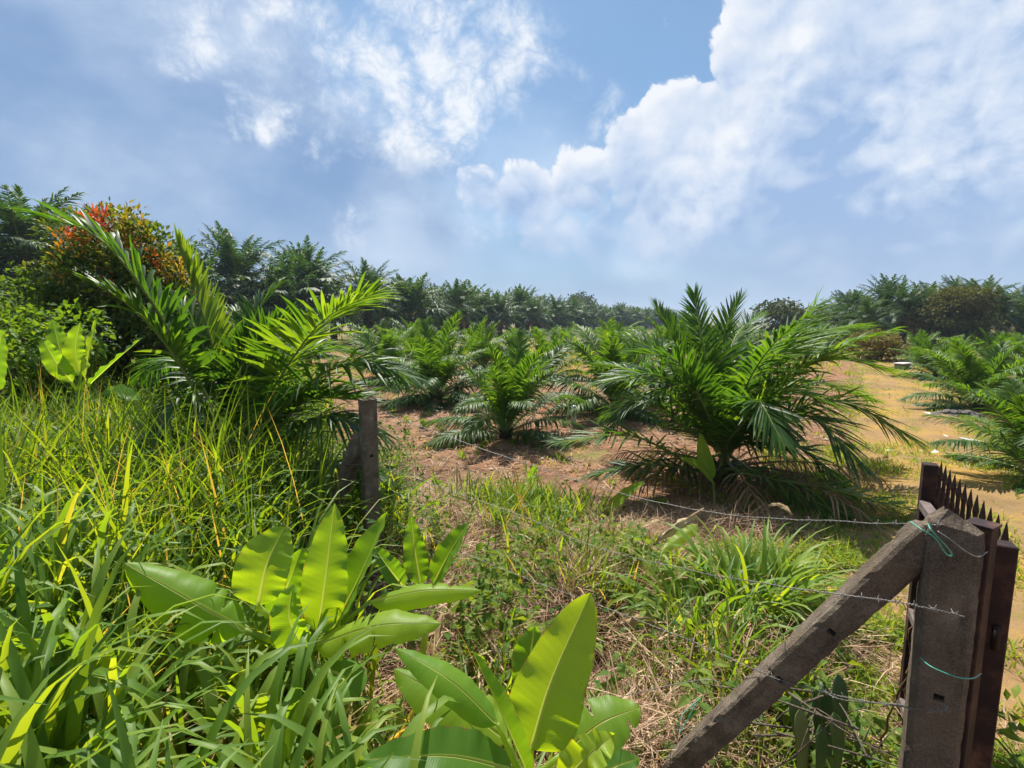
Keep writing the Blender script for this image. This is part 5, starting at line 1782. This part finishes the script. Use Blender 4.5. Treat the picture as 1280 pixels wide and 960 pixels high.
# plant F: lone leaf near the wire
gF = gr(762, 646)
F_ = thing('banana_plant', 'single long banana leaf leaning right beside the top wire', 'banana plant', gF)
Yf = gF[1]
cF = gF + [0, 0, .05]
banana_stem(F_, cF, .014)
banana_leaf(F_, [at(757, 640, Yf), at(780, 620, Yf - .05), at(806, 601, Yf - .1)], W_(18, Yf), 63, tint=.68, up=(-.5, -.7, .8), fold=.25, petiole=cF)
gG = gr(668, 612)
G_ = thing('banana_plant', 'tiny pale banana leaf at the top of the middle grass', 'banana plant', gG)
banana_stem(G_, gG + [0, 0, .06], .012)
banana_leaf(G_, [gG + [0, 0, .06], at(664, 596, gG[1]), at(672, 580, gG[1])], W_(14, gG[1]), 64, tint=.35, up=FR, fold=.2)
gH = gr(688, 690)
H_ = thing('banana_plant', 'small yellow green banana leaf over the dry grass clump in the bank middle', 'banana plant', gH)
banana_stem(H_, gH + [0, 0, .08], .012)
banana_leaf(H_, [at(684, 684, gH[1]), at(692, 668, gH[1] - .05), at(710, 656, gH[1] - .1)], W_(16, gH[1]), 65, tint=.85, up=(-.2, -.7, .9), fold=.2)
# yellowing fan of palm leaflets by the sprout
gY = gr(862, 618)
Y_ = thing('palm_seedling', 'yellowing palm seedling fan left of the banana sprout', 'palm seedling', gY)
mb = MB()
rg = np.random.default_rng(66)
n = 26
az = rg.uniform(PI * .6, PI * 1.25, n)
blades_into(mb, np.zeros((n, 3)) + [0, 0, .08], az, rg.uniform(.3, .55, n), .026, rg.uniform(.9, 1.4, n), rg.uniform(.1, .7, n), rg.uniform(.62, .95, n), rg, seg=5, twist=.8)
obj('frond', mb.mesh('fan', M['grass']), Y_)
mb = MB()
mb.tube(np.array([[0, 0, -.05], [0, 0, .04], [0, 0, .09]]), [.02, .016, .012], 6)
obj('stem', mb.mesh('stem', M['rachis']), Y_)


# dry fallen banana leaf
gL = at(850, 672, 3.35)
gl = gpt(gL[0], gL[1])
dl = thing('fallen_leaf', 'pale dry fallen banana leaf lying at the top of the guinea grass', 'fallen leaf', gl)
mb = MB()


def strip_leaf(mb, pts, W, seed, tint, rip=.02):
    rg = np.random.default_rng(seed)
    P = spline(pts, 16)
    T, S, N = frames(P, (0, -.4, 1))
    vv = np.linspace(-1, 1, 7)
    u = np.linspace(0, 1, 16)
    pr = np.sin(np.clip(u, .02, .98) * PI) ** .6 * W * rg.uniform(.75, 1.15, 16)
    V = P[:, None] + S[:, None] * (pr[:, None] * vv[None, :] * (.75 + .25 * rg.random((16, 7))))[:, :, None] + N[:, None] * (rip * rg.normal(0, 1, (16, 7)) - np.abs(vv) * W * .9 * (1 + .5 * np.sin(u * 11 + seed))[:, None])[:, :, None]
    i = np.arange(15)[:, None] * 7
    j = np.arange(6)[None, :]
    mb.add(V.reshape(-1, 3), np.stack([i + j, i + j + 1, i + 8 + j, i + 7 + j], -1).reshape(-1, 4), tint=tint)


strip_leaf(mb, [at(868, 642, 3.35) - gl, at(845, 655, 3.35) - gl, at(818, 678, 3.3) - gl], .034, 1, 1.15, .004)
obj('blade', mb.mesh('dry_blade', M['dead_leaf']), dl)
mb = MB()
mb.tube(np.array([at(880, 636, 3.38) - gl, at(850, 654, 3.36) - gl, at(820, 676, 3.31) - gl]), [.010, .007, .003], 6, tint=.5)
obj('midrib', mb.mesh('midrib', M['dead_leaf']), dl)
gq = thing('fallen_leaf', 'half green yellow edged banana leaf lying under the pale dry leaf', 'fallen leaf', gl + [0, 0, .002])
banana_leaf(gq, [at(872, 655, 3.28), at(850, 672, 3.25), at(822, 692, 3.22)], .05, 71, tint=.8, up=(-.2, -.6, 1), fold=-.2)
for i, (px, py, Y, sz, lab) in enumerate([(800, 790, 2.3, .12, 'curled brown dead leaf left of the guinea grass foot'), (560, 790, 2.0, .10, 'curled brown dead leaf beside the horizontal banana leaf'),
                                          (745, 720, 2.9, .10, 'brown dead leaf on the straw in the bank middle'), (815, 660, 3.4, .09, 'crumpled pale dead leaf left of the fallen banana leaf'),
                                          (975, 640, 4.2, .12, 'dry brown leaf below the big palm')]):
    c = at(px, py, Y)
    g = gpt(c[0], c[1])
    mb = MB()
    strip_leaf(mb, [np.array([-sz, 0, .03 + c[2] - g[2] if c[2] > g[2] else .03]), np.array([0, .02, .07 + max(0, c[2] - g[2])]), np.array([sz, -.02, .03 + max(0, c[2] - g[2])])], sz * .22, 80 + i, .6, .006)
    tag(obj('dead_leaf', mb.mesh('dead_leaf', M['dead_leaf']), None, g, i * 1.3), lab, 'dead leaf')


# thick leaved plant under the brace
gS = gpt(*(at(1018, 940, 1.55)[:2]))
S_ = thing('succulent_plant', 'dark plant with thick upright round tipped leaves below the leaning brace', 'plant', gS)


def paddle(t, p0, p1, w, th, seed, tint):
    rg = np.random.default_rng(seed)
    o = np.array(t.location)
    P = spline([p0 - o, (p0 + p1) / 2 - o + [0, -.01, 0], p1 - o], 14)
    T, S, N = frames(P, (rg.normal(0, .3), -1, .2))
    u = np.linspace(0, 1, 14)
    pr = w * np.interp(u, [0, .2, .5, .75, .9, .97, 1], [.35, .55, .85, 1, .8, .45, .05])
    a = np.arange(10) / 10 * 2 * PI
    V = P[:, None] + S[:, None] * (pr[:, None] * np.cos(a)[None, :])[:, :, None] + N[:, None] * ((th * (pr / w) ** .6)[:, None] * np.sin(a)[None, :] + (pr[:, None] * .25 * np.cos(a)[None, :] ** 2))[:, :, None]
    i = np.arange(13)[:, None] * 10
    j = np.arange(10)[None, :]
    k = (j + 1) % 10
    mb = MB()
    mb.add(V.reshape(-1, 3), np.stack([i + j, i + k, i + 10 + k, i + 10 + j], -1).reshape(-1, 4), tint=tint)
    obj('leaf', mb.mesh('thick_leaf', M['succulent']), t)


for k, (a, b, w, ti) in enumerate([((1046, 935, 1.55), (1047, 842, 1.6), .030, .25), ((1046, 965, 1.5), (1042, 890, 1.52), .026, .6), ((1006, 965, 1.52), (990, 868, 1.56), .028, .5),
                                   ((1024, 960, 1.55), (1016, 862, 1.6), .026, .15), ((1034, 955, 1.6), (1030, 855, 1.66), .026, .2), ((1000, 980, 1.48), (1000, 885, 1.5), .024, .75),
                                   ((1020, 985, 1.46), (1025, 905, 1.47), .026, .35)]):
    paddle(S_, at(*a), at(*b), w, .007, k, ti)
mb = MB()
mb.tube(np.array([[0, 0, -.05], [0, 0, .05], [0, 0, .16]]), [.02, .018, .012], 7)
obj('stem', mb.mesh('stem', M['banana_stem']), S_)


# ------------------------------------------------------------------ fence
def rot_z(a):
    return np.array([[math.cos(a), -math.sin(a), 0], [math.sin(a), math.cos(a), 0], [0, 0, 1]])


def concrete_bar(L, w, holes=(), seed=0, top='round', hole_face=0):
    """square bar along +Z with chamfered, chipped edges; holes are real recesses in the front (-Y) face"""
    import bmesh
    rg = np.random.default_rng(seed)
    zs = list(np.linspace(0, L, int(L / .022) + 1))
    for hz in holes:
        zs = [z for z in zs if abs(z - hz) > .022] + [hz - .009, hz + .009]
    zs = np.array(sorted(zs))
    c = w * .11
    h = w / 2
    # outline with three columns on each side so that holes can sit mid face
    hh = .010
    ring = [(-h + c, -h), (-hh, -h), (hh, -h), (h - c, -h), (h, -h + c), (h, 0), (h, h - c), (h - c, h), (0, h), (-h + c, h), (-h, h - c), (-h, 0), (-h, -h + c)]
    ring = np.array(ring)
    n = len(ring)
    bm = bmesh.new()
    rows = []
    for z in zs:
        row = []
        for k, (x, y) in enumerate(ring):
            edge = k in (0, 3, 4, 6, 7, 9, 10, 12)
            chip = abs(rg.normal(0, .0011)) if edge else abs(rg.normal(0, .0003))
            if edge and rg.random() < .045:
                chip += rg.uniform(.002, .007)
            q = 1 - chip / h
            zz = z
            if top == 'round' and z > L - w * .55:
                f = (z - (L - w * .55)) / (w * .55)
                q *= math.sqrt(max(.08, 1 - .86 * f ** 3.0)) * (1 + rg.normal(0, .03))
                zz = z - .010 * f * (x / h) - .010 * f * (y / h) + rg.normal(0, .004)
            row.append(bm.verts.new((x * q, y * q, zz + rg.normal(0, .001))))
        rows.append(row)
    for a in range(len(zs) - 1):
        for k in range(n):
            k2 = (k + 1) % n
            f = bm.faces.new((rows[a][k], rows[a][k2], rows[a + 1][k2], rows[a + 1][k]))
    bm.faces.new(rows[0][::-1])
    bm.faces.new(rows[-1])
    bm.faces.ensure_lookup_table()
    for hz in holes:
        a = int(np.argmin(np.abs(zs - (hz - .009))))
        f = None
        for fc in rows[a][1].link_faces:
            if rows[a][2] in fc.verts and rows[a + 1][1] in fc.verts:
                f = fc
        if f:
            r = bmesh.ops.inset_individual(bm, faces=[f], thickness=.002, depth=-.035)
    me = bpy.data.meshes.new('concrete_bar')
    bmesh.ops.recalc_face_normals(bm, faces=bm.faces)
    bm.to_mesh(me)
    bm.free()
    me.materials.append(M['concrete'])
    return me


# near post, right
PR = np.array([1.018, 1.10])
zr = float(ground_z(*PR))
topR = 1.512
post_r = tag(obj('concrete_post', concrete_bar(topR - zr + .3, .100, holes=[float(at(1207, 770, 1.03)[2]) - zr + .3, float(at(1185, 885, 1.03)[2]) - zr + .3], seed=2), None, (PR[0], PR[1], zr - .3), rad(-34)),
             'weathered concrete fence post with rounded top in the right foreground beside the rusty gate', 'fence post')
PL = np.array([-.875, 2.98])
zl = float(ground_z(*PL))
topL = 1.50
post_l = tag(obj('concrete_post', concrete_bar(topL - zl + .3, .094, holes=[.85, 1.12], seed=3, top='flat'), None, (PL[0], PL[1], zl - .3), rad(32)),
             'square concrete fence post half hidden in grass behind the banana plant', 'fence post')


def along(name, me, p0, p1, roll=0.0):
    d = Vector(p1 - p0)
    o = obj(name, me, None, p0)
    Z = d.normalized()
    H = Z.cross(Vector((0, 0, 1))).normalized()
    if H.y > 0:
        H = -H                                  # the side that looks to the road
    Y = -H
    X = Y.cross(Z)
    R = Matrix((X, Y, Z)).transposed()
    o.rotation_mode = 'QUATERNION'
    o.rotation_quaternion = (R @ Matrix.Rotation(roll, 3, 'Z')).to_quaternion()
    return o


b0 = at(835, 968, 1.52)
b1 = at(1178, 664, 1.10) + np.array([0, .02, 0])
br = along('concrete_brace', concrete_bar(float(np.linalg.norm(b1 - b0)), .074, holes=[.22, .62, .84], seed=4), b0, b1, rad(12))
tag(br, 'concrete brace leaning against the right fence post across the foreground', 'fence brace')
b0 = at(395, 700, 3.25)
b1 = at(446, 560, 3.05)
br2 = along('concrete_brace', concrete_bar(float(np.linalg.norm(b1 - b0)) + .1, .09, seed=6), b0, b1, rad(4))
tag(br2, 'dark concrete brace leaning against the left fence post in deep grass', 'fence brace')

# barbed wire
barb_mb = MB()
for a in (0.4, 2.2):
    d = np.array([0, math.cos(a), math.sin(a)]) * .011
    barb_mb.tube(np.array([-d + [-.003, 0, 0], d + [.003, 0, 0]]), [.0006, .0005], 4)
th = np.linspace(0, 4 * PI, 17)
barb_mb.tube(np.stack([th / (4 * PI) * .012 - .006, .0028 * np.cos(th), .0028 * np.sin(th)], -1), .0008, 4)
BARB = barb_mb.mesh('barb', M['wire'])


def wire(pts, label, seed, barbs=True, group='strands of the barbed wire fence'):
    rg = np.random.default_rng(seed)
    o = np.asarray(pts[0], float)
    P0 = spline(np.asarray(pts) - o, 40)
    L = np.linalg.norm(np.diff(P0, axis=0), axis=1).sum()
    n = int(L / .006)
    P = spline(P0, n)
    P[1:-1] += np.stack([np.convolve(rg.normal(0, .004, n + 20), np.ones(21) / 21, 'valid') for _ in range(3)], -1)[1:-1]
    T, S, N = frames(P)
    ph = np.arange(n) * .006 / .045 * 2 * PI
    t = thing('barbed_wire', label, 'barbed wire', o, 0, group)
    for k in range(2):
        mb = MB()
        off = .0011 * (np.cos(ph + k * PI)[:, None] * S + np.sin(ph + k * PI)[:, None] * N)
        mb.tube(P + off, .00085, 4)
        obj('strand', mb.mesh('strand', M['wire']), t)
    if barbs:
        s = .05 + rg.uniform(0, .05)
        while s < L - .03:
            i = min(n - 1, int(s / .006))
            b = obj('barb', BARB, t, P[i])
            b.rotation_euler = Vector(T[i]).to_track_quat('X', 'Z').to_euler()
            b.rotation_euler.rotate_axis('X', rg.uniform(0, 3))
            s += .115 + rg.uniform(-.012, .012)
    return t


wl = [1.455, 1.15, .85]
wire([at(470, 512, 2.93), at(600, 560, 2.4), at(760, 612, 2.1), at(900, 642, 1.8), at(1050, 652, 1.4), at(1180, 656, 1.06)], 'top barbed wire from the left post to the near right post', 1)
wire([at(462, 578, 2.93), at(640, 640, 2.4), at(740, 682, 2.1), at(860, 712, 1.70), at(960, 730, 1.27), at(1040, 742, 1.13), at(1120, 752, 1.03), at(1205, 770, 1.00)], 'second barbed wire crossing the face of the leaning brace', 2)
wire([at(462, 636, 2.93), at(600, 700, 2.35), at(800, 776, 1.7), at(910, 822, 1.36), at(975, 850, 1.27), at(1060, 872, 1.25), at(1160, 888, 1.03), at(1185, 884, 1.01)], 'third barbed wire drooping past the foot of the brace', 3)
wire([at(452, 512, 2.95), at(300, 520, 3.7), at(0, 515, 5.6)], 'barbed wire running left from the left post into the grass', 4)
wire([at(452, 580, 2.95), at(300, 590, 3.7), at(60, 590, 5.4)], 'lower barbed wire running left from the left post into the grass', 5)
wire([at(700, 890, 1.75), at(880, 850, 1.55), at(905, 880, 1.50), at(960, 905, 1.46)], 'loose wire end lying over the straw at the brace foot', 6)
wire([at(975, 790, 1.3), at(1010, 830, 1.5), at(1040, 870, 1.47), at(1120, 880, 1.25), at(1195, 888, 1.04)], 'slack rusty wire from the brace to the right post', 7)


def tie(pts, label, mat='green_wire', r=.0016):
    o = np.asarray(pts[0], float)
    P = spline(np.asarray(pts) - o, 40)
    mb = MB()
    mb.tube(P, r, 5)
    return tag(obj('wire_tie', mb.mesh('wire_tie', M[mat]), None, o), label, 'wire tie')


tie([at(1138, 652, 1.05), at(1152, 662, 1.01), at(1168, 672, 1.0), at(1182, 692, 1.0), at(1190, 694, 1.0), at(1184, 684, 1.0), at(1165, 664, 1.0), at(1160, 655, 1.02)], 'green wire loop tying the brace to the right post')
tie([at(1150, 822, 1.06), at(1165, 834, 1.02), at(1195, 846, 1.0), at(1215, 848, 1.01), at(1226, 842, 1.05)], 'green wire tie round the middle of the right post')
tie([at(1172, 664, 1.04), at(1190, 676, 1.02), at(1205, 688, 1.01), at(1222, 696, 1.02), at(1234, 690, 1.06)], 'silver wire wrapped under the top of the right post', 'wire')
tie([at(876, 872, 1.5), at(852, 895, 1.46), at(850, 915, 1.45), at(870, 880, 1.47)], 'green wire end curling at the foot of the brace')
# dead twigs under the brace
rg = np.random.default_rng(55)
for i in range(12):
    a = at(rg.uniform(960, 1090), rg.uniform(840, 960), rg.uniform(1.35, 1.75))
    d = rg.normal(0, 1, 3) * [.14, .08, .10]
    mb = MB()
    P = spline([-d, rg.normal(0, .02, 3), d], 7)
    mb.tube(P, np.linspace(.0042, .0012, 7), 5, tint=.2)
    e = P[3] + rg.normal(0, .06, 3)
    mb.tube(np.array([P[3], (P[3] + e) / 2 + .005, e]), [.0022, .0016, .0008], 4, tint=.2)
    tag(obj('dead_twig', mb.mesh('dead_twig', M['bark']), None, a), 'thin dark dead twig tangled below the leaning brace', 'twig', 'dead twigs below the brace')

# ------------------------------------------------------------------ gate
g0, g1 = np.array([1.335, 1.29]), np.array([1.745, 2.02])
gd = (g1 - g0)
gl_ = float(np.linalg.norm(gd))
gate = thing('steel_gate', 'open rusty maroon steel gate with spiked bars behind the right concrete post', 'gate', (g0[0], g0[1], .20), math.atan2(gd[1], gd[0]))


def bevel_box(name, sx, sy, sz, mat, b=.003):
    import bmesh
    bm = bmesh.new()
    bmesh.ops.create_cube(bm, size=1)
    bmesh.ops.scale(bm, vec=(sx, sy, sz), verts=bm.verts)
    bmesh.ops.bevel(bm, geom=bm.edges[:], offset=b, segments=1, affect='EDGES')
    me = bpy.data.meshes.new(name)
    bm.to_mesh(me)
    bm.free()
    me.materials.append(mat)
    return me


GH = 1.16
st = bevel_box('stile', .05, .05, GH, M['rust'])
obj('stile', st, gate, (0, 0, GH / 2))
obj('stile', st, gate, (gl_, 0, GH / 2 + .012))
rl = bevel_box('rail', gl_ - .052, .036, .036, M['rail'])
for z in (GH - .16, .52, .10):
    obj('rail', rl, gate, (gl_ / 2, .012, z))
mbp = MB()
mbp.tube(np.array([[0, 0, 0], [0, 0, GH - .13]]), [.009, .009], 6)
mbp.tube(np.array([[0, 0, GH - .13], [0, 0, GH - .09], [0, 0, GH - .075], [0, 0, GH - .02]]), [.007, .007, .010, .001], 6)
PK = mbp.mesh('picket', M['rust'], smooth=False)
PLT = bevel_box('bar', .038, .006, GH - .2, M['rust'], .001)
npk = 12
for i in range(npk):
    x = (i + 1) / (npk + 1) * gl_
    obj('picket', PK, gate, (x, -.021, .06))
    if i % 1 == 0:
        obj('bar', PLT, gate, (x + .012, -.034, GH * .5 - .04))
for z in (.3, .9):
    h = MB()
    h.tube(np.array([[-.028, 0, z - .035], [-.028, 0, z + .035]]), [.009, .009], 8)
    obj('hinge', h.mesh('hinge', M['rust']), gate)
gp = thing('gate_post', 'dark rusty steel gate post right behind the concrete post', 'gate post', (1.245, 1.262, .0), rad(30))
obj('upright', bevel_box('upright', .052, .052, 1.42, M['rust']), gp, (0, 0, .71))
obj('cap', bevel_box('cap', .060, .060, .008, M['rust'], .001), gp, (0, 0, 1.425))
# dry vine stems climbing on the gate
for i, (pts, lab) in enumerate([([(1128, 905, 1.7), (1135, 850, 1.72), (1138, 800, 1.74), (1142, 765, 1.76)], 'dry vine stem climbing the far edge of the gate'),
                                ([(1100, 935, 1.6), (1125, 860, 1.55), (1150, 820, 1.5)], 'dry grass stalk leaning across the gate foot')]):
    o = at(*pts[0])
    mb = MB()
    mb.tube(spline([at(*p) - o for p in pts], 14) + rg.normal(0, .004, (14, 3)), np.linspace(.004, .0015, 14), 5)
    tag(obj('vine_stem', mb.mesh('vine_stem', M['dead_leaf']), None, o), lab, 'vine')


# ------------------------------------------------------------------ things along the track
def rock_mesh(seed, r, mat, flat=.6):
    import bmesh
    rg = np.random.default_rng(seed)
    bm = bmesh.new()
    bmesh.ops.create_icosphere(bm, subdivisions=2, radius=r)
    for v in bm.verts:
        v.co *= 1 + .28 * (rg.random() - .5)
        v.co.z *= flat
    me = bpy.data.meshes.new('rock')
    bm.to_mesh(me)
    bm.free()
    me.materials.append(mat)
    return me


RK = [rock_mesh(i, .1, M['stone']) for i in range(4)]
rub = gr(1197, 520)
pile = thing('rubble_heap', 'low grey rubble heap on the right edge of the track', 'rubble', rub)
rgr = random.Random(5)
for i in range(46):
    a, q = rgr.uniform(0, 6.28), math.sqrt(rgr.random())
    o = obj('stone', RK[i % 4], pile, (math.cos(a) * q * .5, math.sin(a) * q * .28, .10 * (1 - q * q)), rgr.uniform(0, 6), rgr.uniform(.3, .9))
b = gr(1128, 462)
blk = thing('concrete_block', 'pale concrete block standing at the far end of the track', 'concrete block', b, .5)
obj('body', bevel_box('block', .70, .35, .26, M['stone'], .02), blk, (0, 0, .12))
obj('ledge', bevel_box('ledge', .76, .40, .05, M['white'], .01), blk, (0, 0, .275))


def scrap_mesh(seed, r):
    rg = np.random.default_rng(seed)
    mb = MB()
    n = 9
    a = np.arange(n) / n * 2 * PI
    rr = r * rg.uniform(.5, 1.1, n)
    top = np.stack([np.cos(a) * rr * 1.6, np.sin(a) * rr * .6, .018 + rg.uniform(0, .02, n)], -1)
    bot = top - [0, 0, .022]
    V = np.vstack([top, bot, [[0, 0, .045]]])
    Q = [(i, (i + 1) % n, n + (i + 1) % n, n + i) for i in range(n)]
    T = [(i, (i + 1) % n, 2 * n) for i in range(n)]
    mb.add(V, Q, T)
    return mb.mesh('scrap', M['white'], smooth=False)


SCR = [scrap_mesh(i, .09) for i in range(4)]
for i, (px, py, s) in enumerate([(1150, 566, 1.0), (1170, 568, 1.3), (1162, 564, .8), (1112, 565, .9), (1124, 567, .6), (1165, 508, 1.0), (1170, 512, .8), (1160, 518, 1.1), (1195, 510, .9), (1137, 534, .6), (1150, 530, .7), (1180, 546, .8),
                                 (1212, 552, 1.2), (1222, 553, .9)]):
    lab = ('white scrap lying across the track left of the low right palm' if py > 560 else 'small pale scrap lying on the far right side of the track')
    tag(obj('scrap', SCR[i % 4], None, gr(px, py), i * .7, s), lab, 'scrap', 'white scraps across the near track' if py > 560 else 'pale scraps on the far track')
rb = gr(1203, 553)
tag(obj('soil_clod', rock_mesh(9, .11, M['clod'], .5), None, rb), 'reddish soil clod at the right edge of the track', 'clod')
# clods and stones over the bare soil
CL = [rock_mesh(20 + i, .035, M['clod'], .6) for i in range(4)]
for k in range(90):
    px, py = rgr.uniform(490, 1080), rgr.uniform(505, 640)
    p = gr(px, py)
    tag(obj('soil_clod', CL[k % 4], None, p, rgr.uniform(0, 6), rgr.uniform(.4, 1.5)), 'small red brown clod on the bare soil of the clearing', 'clod', 'clods on the bare soil')
# gravel and crumbs of soil too small to count
rg = np.random.default_rng(908)
mb = MB()
for (n, box, ok, sz) in ((7000, (1.5, 20, 1.2, 22), lambda x, y: in_view(x, y) & (np.abs(x - track_mid(y)) < track_half(y) * 1.5), .011), (7000, (-3, 12, 3.8, 15), lambda x, y: in_view(x, y), .013)):
    P = scatter(*box, n, rg, ok)
    m = len(P)
    o8 = np.array([[1, 0, 0], [0, 1, 0], [-1, 0, 0], [0, -1, 0], [0, 0, 1.0]])
    R = sz * rg.gamma(2.2, .5, m)[:, None, None] * rg.uniform(.6, 1.4, (m, 5, 1))
    V = P[:, None] + o8[None] * R * [1, 1, .7]
    V[:, :, 2] += .014
    b_ = (np.arange(m) * 5)[:, None]
    mb.add(V.reshape(-1, 3), None, np.concatenate([b_ + [[k, (k + 1) % 4, 4]] for k in range(4)], 0), tint=np.repeat(rg.random(m), 5))
tag(obj('gravel', mb.mesh('gravel', plain_mat('gravel', [(0.0, (.14, .075, .045)), (.6, (.30, .20, .12)), (1.0, (.42, .36, .28))], rough=.95, use_tint=True), smooth=False)), 'small stones and crumbs of soil on the track and clearing', 'gravel', kind='stuff')
# pale stake by the second palm row
sp = gr(717, 532)
stk = thing('plastic_bottle', 'clear whitish bottle stuck upside down on a stake among the palms', 'bottle', sp)
mb = MB()
mb.tube(np.array([[0, 0, .0], [0, 0, .16], [0, 0, .20], [0, 0, .38], [0, 0, .40]]), [.045, .05, .06, .058, .02], 10)
obj('bottle', mb.mesh('bottle', plain_mat('cloudy_plastic', [(0, (.45, .47, .48)), (1, (.75, .77, .78))], rough=.25, scale=9, bump=.1)), stk)
mb = MB()
mb.tube(np.array([[0, 0, -.1], [0, 0, .03], [0, 0, .52]]), [.010, .010, .008], 6)
obj('stake', mb.mesh('stake', M['bark']), stk)
# pylon on the far ridge
pyl = at(930, 398, 1500)
py_t = thing('lattice_mast', 'tiny thin mast standing on the far hills', 'mast', (pyl[0], 1500, 8))
mb = MB()
H = 38
for sx, sy in ((-1, -1), (-1, 1), (1, -1), (1, 1)):
    mb.tube(np.array([[sx * 3, sy * 3, 0], [sx * .6, sy * .6, H]]), [.35, .25], 4)
for k in range(8):
    z = H * k / 8
    w0, w1 = 3 - 2.4 * k / 8, 3 - 2.4 * (k + 1) / 8
    for s in (-1, 1):
        mb.tube(np.array([[-w0, s * w0, z], [w1, s * w1, z + H / 8]]), [.2, .2], 3)
        mb.tube(np.array([[s * w0, -w0, z], [s * w1, w1, z + H / 8]]), [.2, .2], 3)
obj('frame', mb.mesh('frame', M['stone']), py_t)
mb = MB()
mb.tube(np.array([[-7, 0, H * .8], [7, 0, H * .8]]), [.3, .3], 4)
mb.tube(np.array([[-5, 0, H * .93], [5, 0, H * .93]]), [.3, .3], 4)
obj('crossarm', mb.mesh('crossarm', M['stone']), py_t)

# ------------------------------------------------------------------ haze
mb = MB()
mb.box(0, 2900, 33, 14000, 6700, 84)
hz = obj('haze', mb.mesh('haze', []), None)
hm, t = new_mat('haze')
vp = t.node('ShaderNodeVolumePrincipled')
vp.inputs['Color'].default_value = (.72, .85, 1.0, 1)
vp.inputs['Density'].default_value = .0005
out = t.node('ShaderNodeOutputMaterial')
t.l.new(vp.outputs[0], out.inputs['Volume'])
hz.data.materials.append(hm)
tag(hz, 'pale blue haze in the air over the far palms and hills', 'haze', kind='stuff')
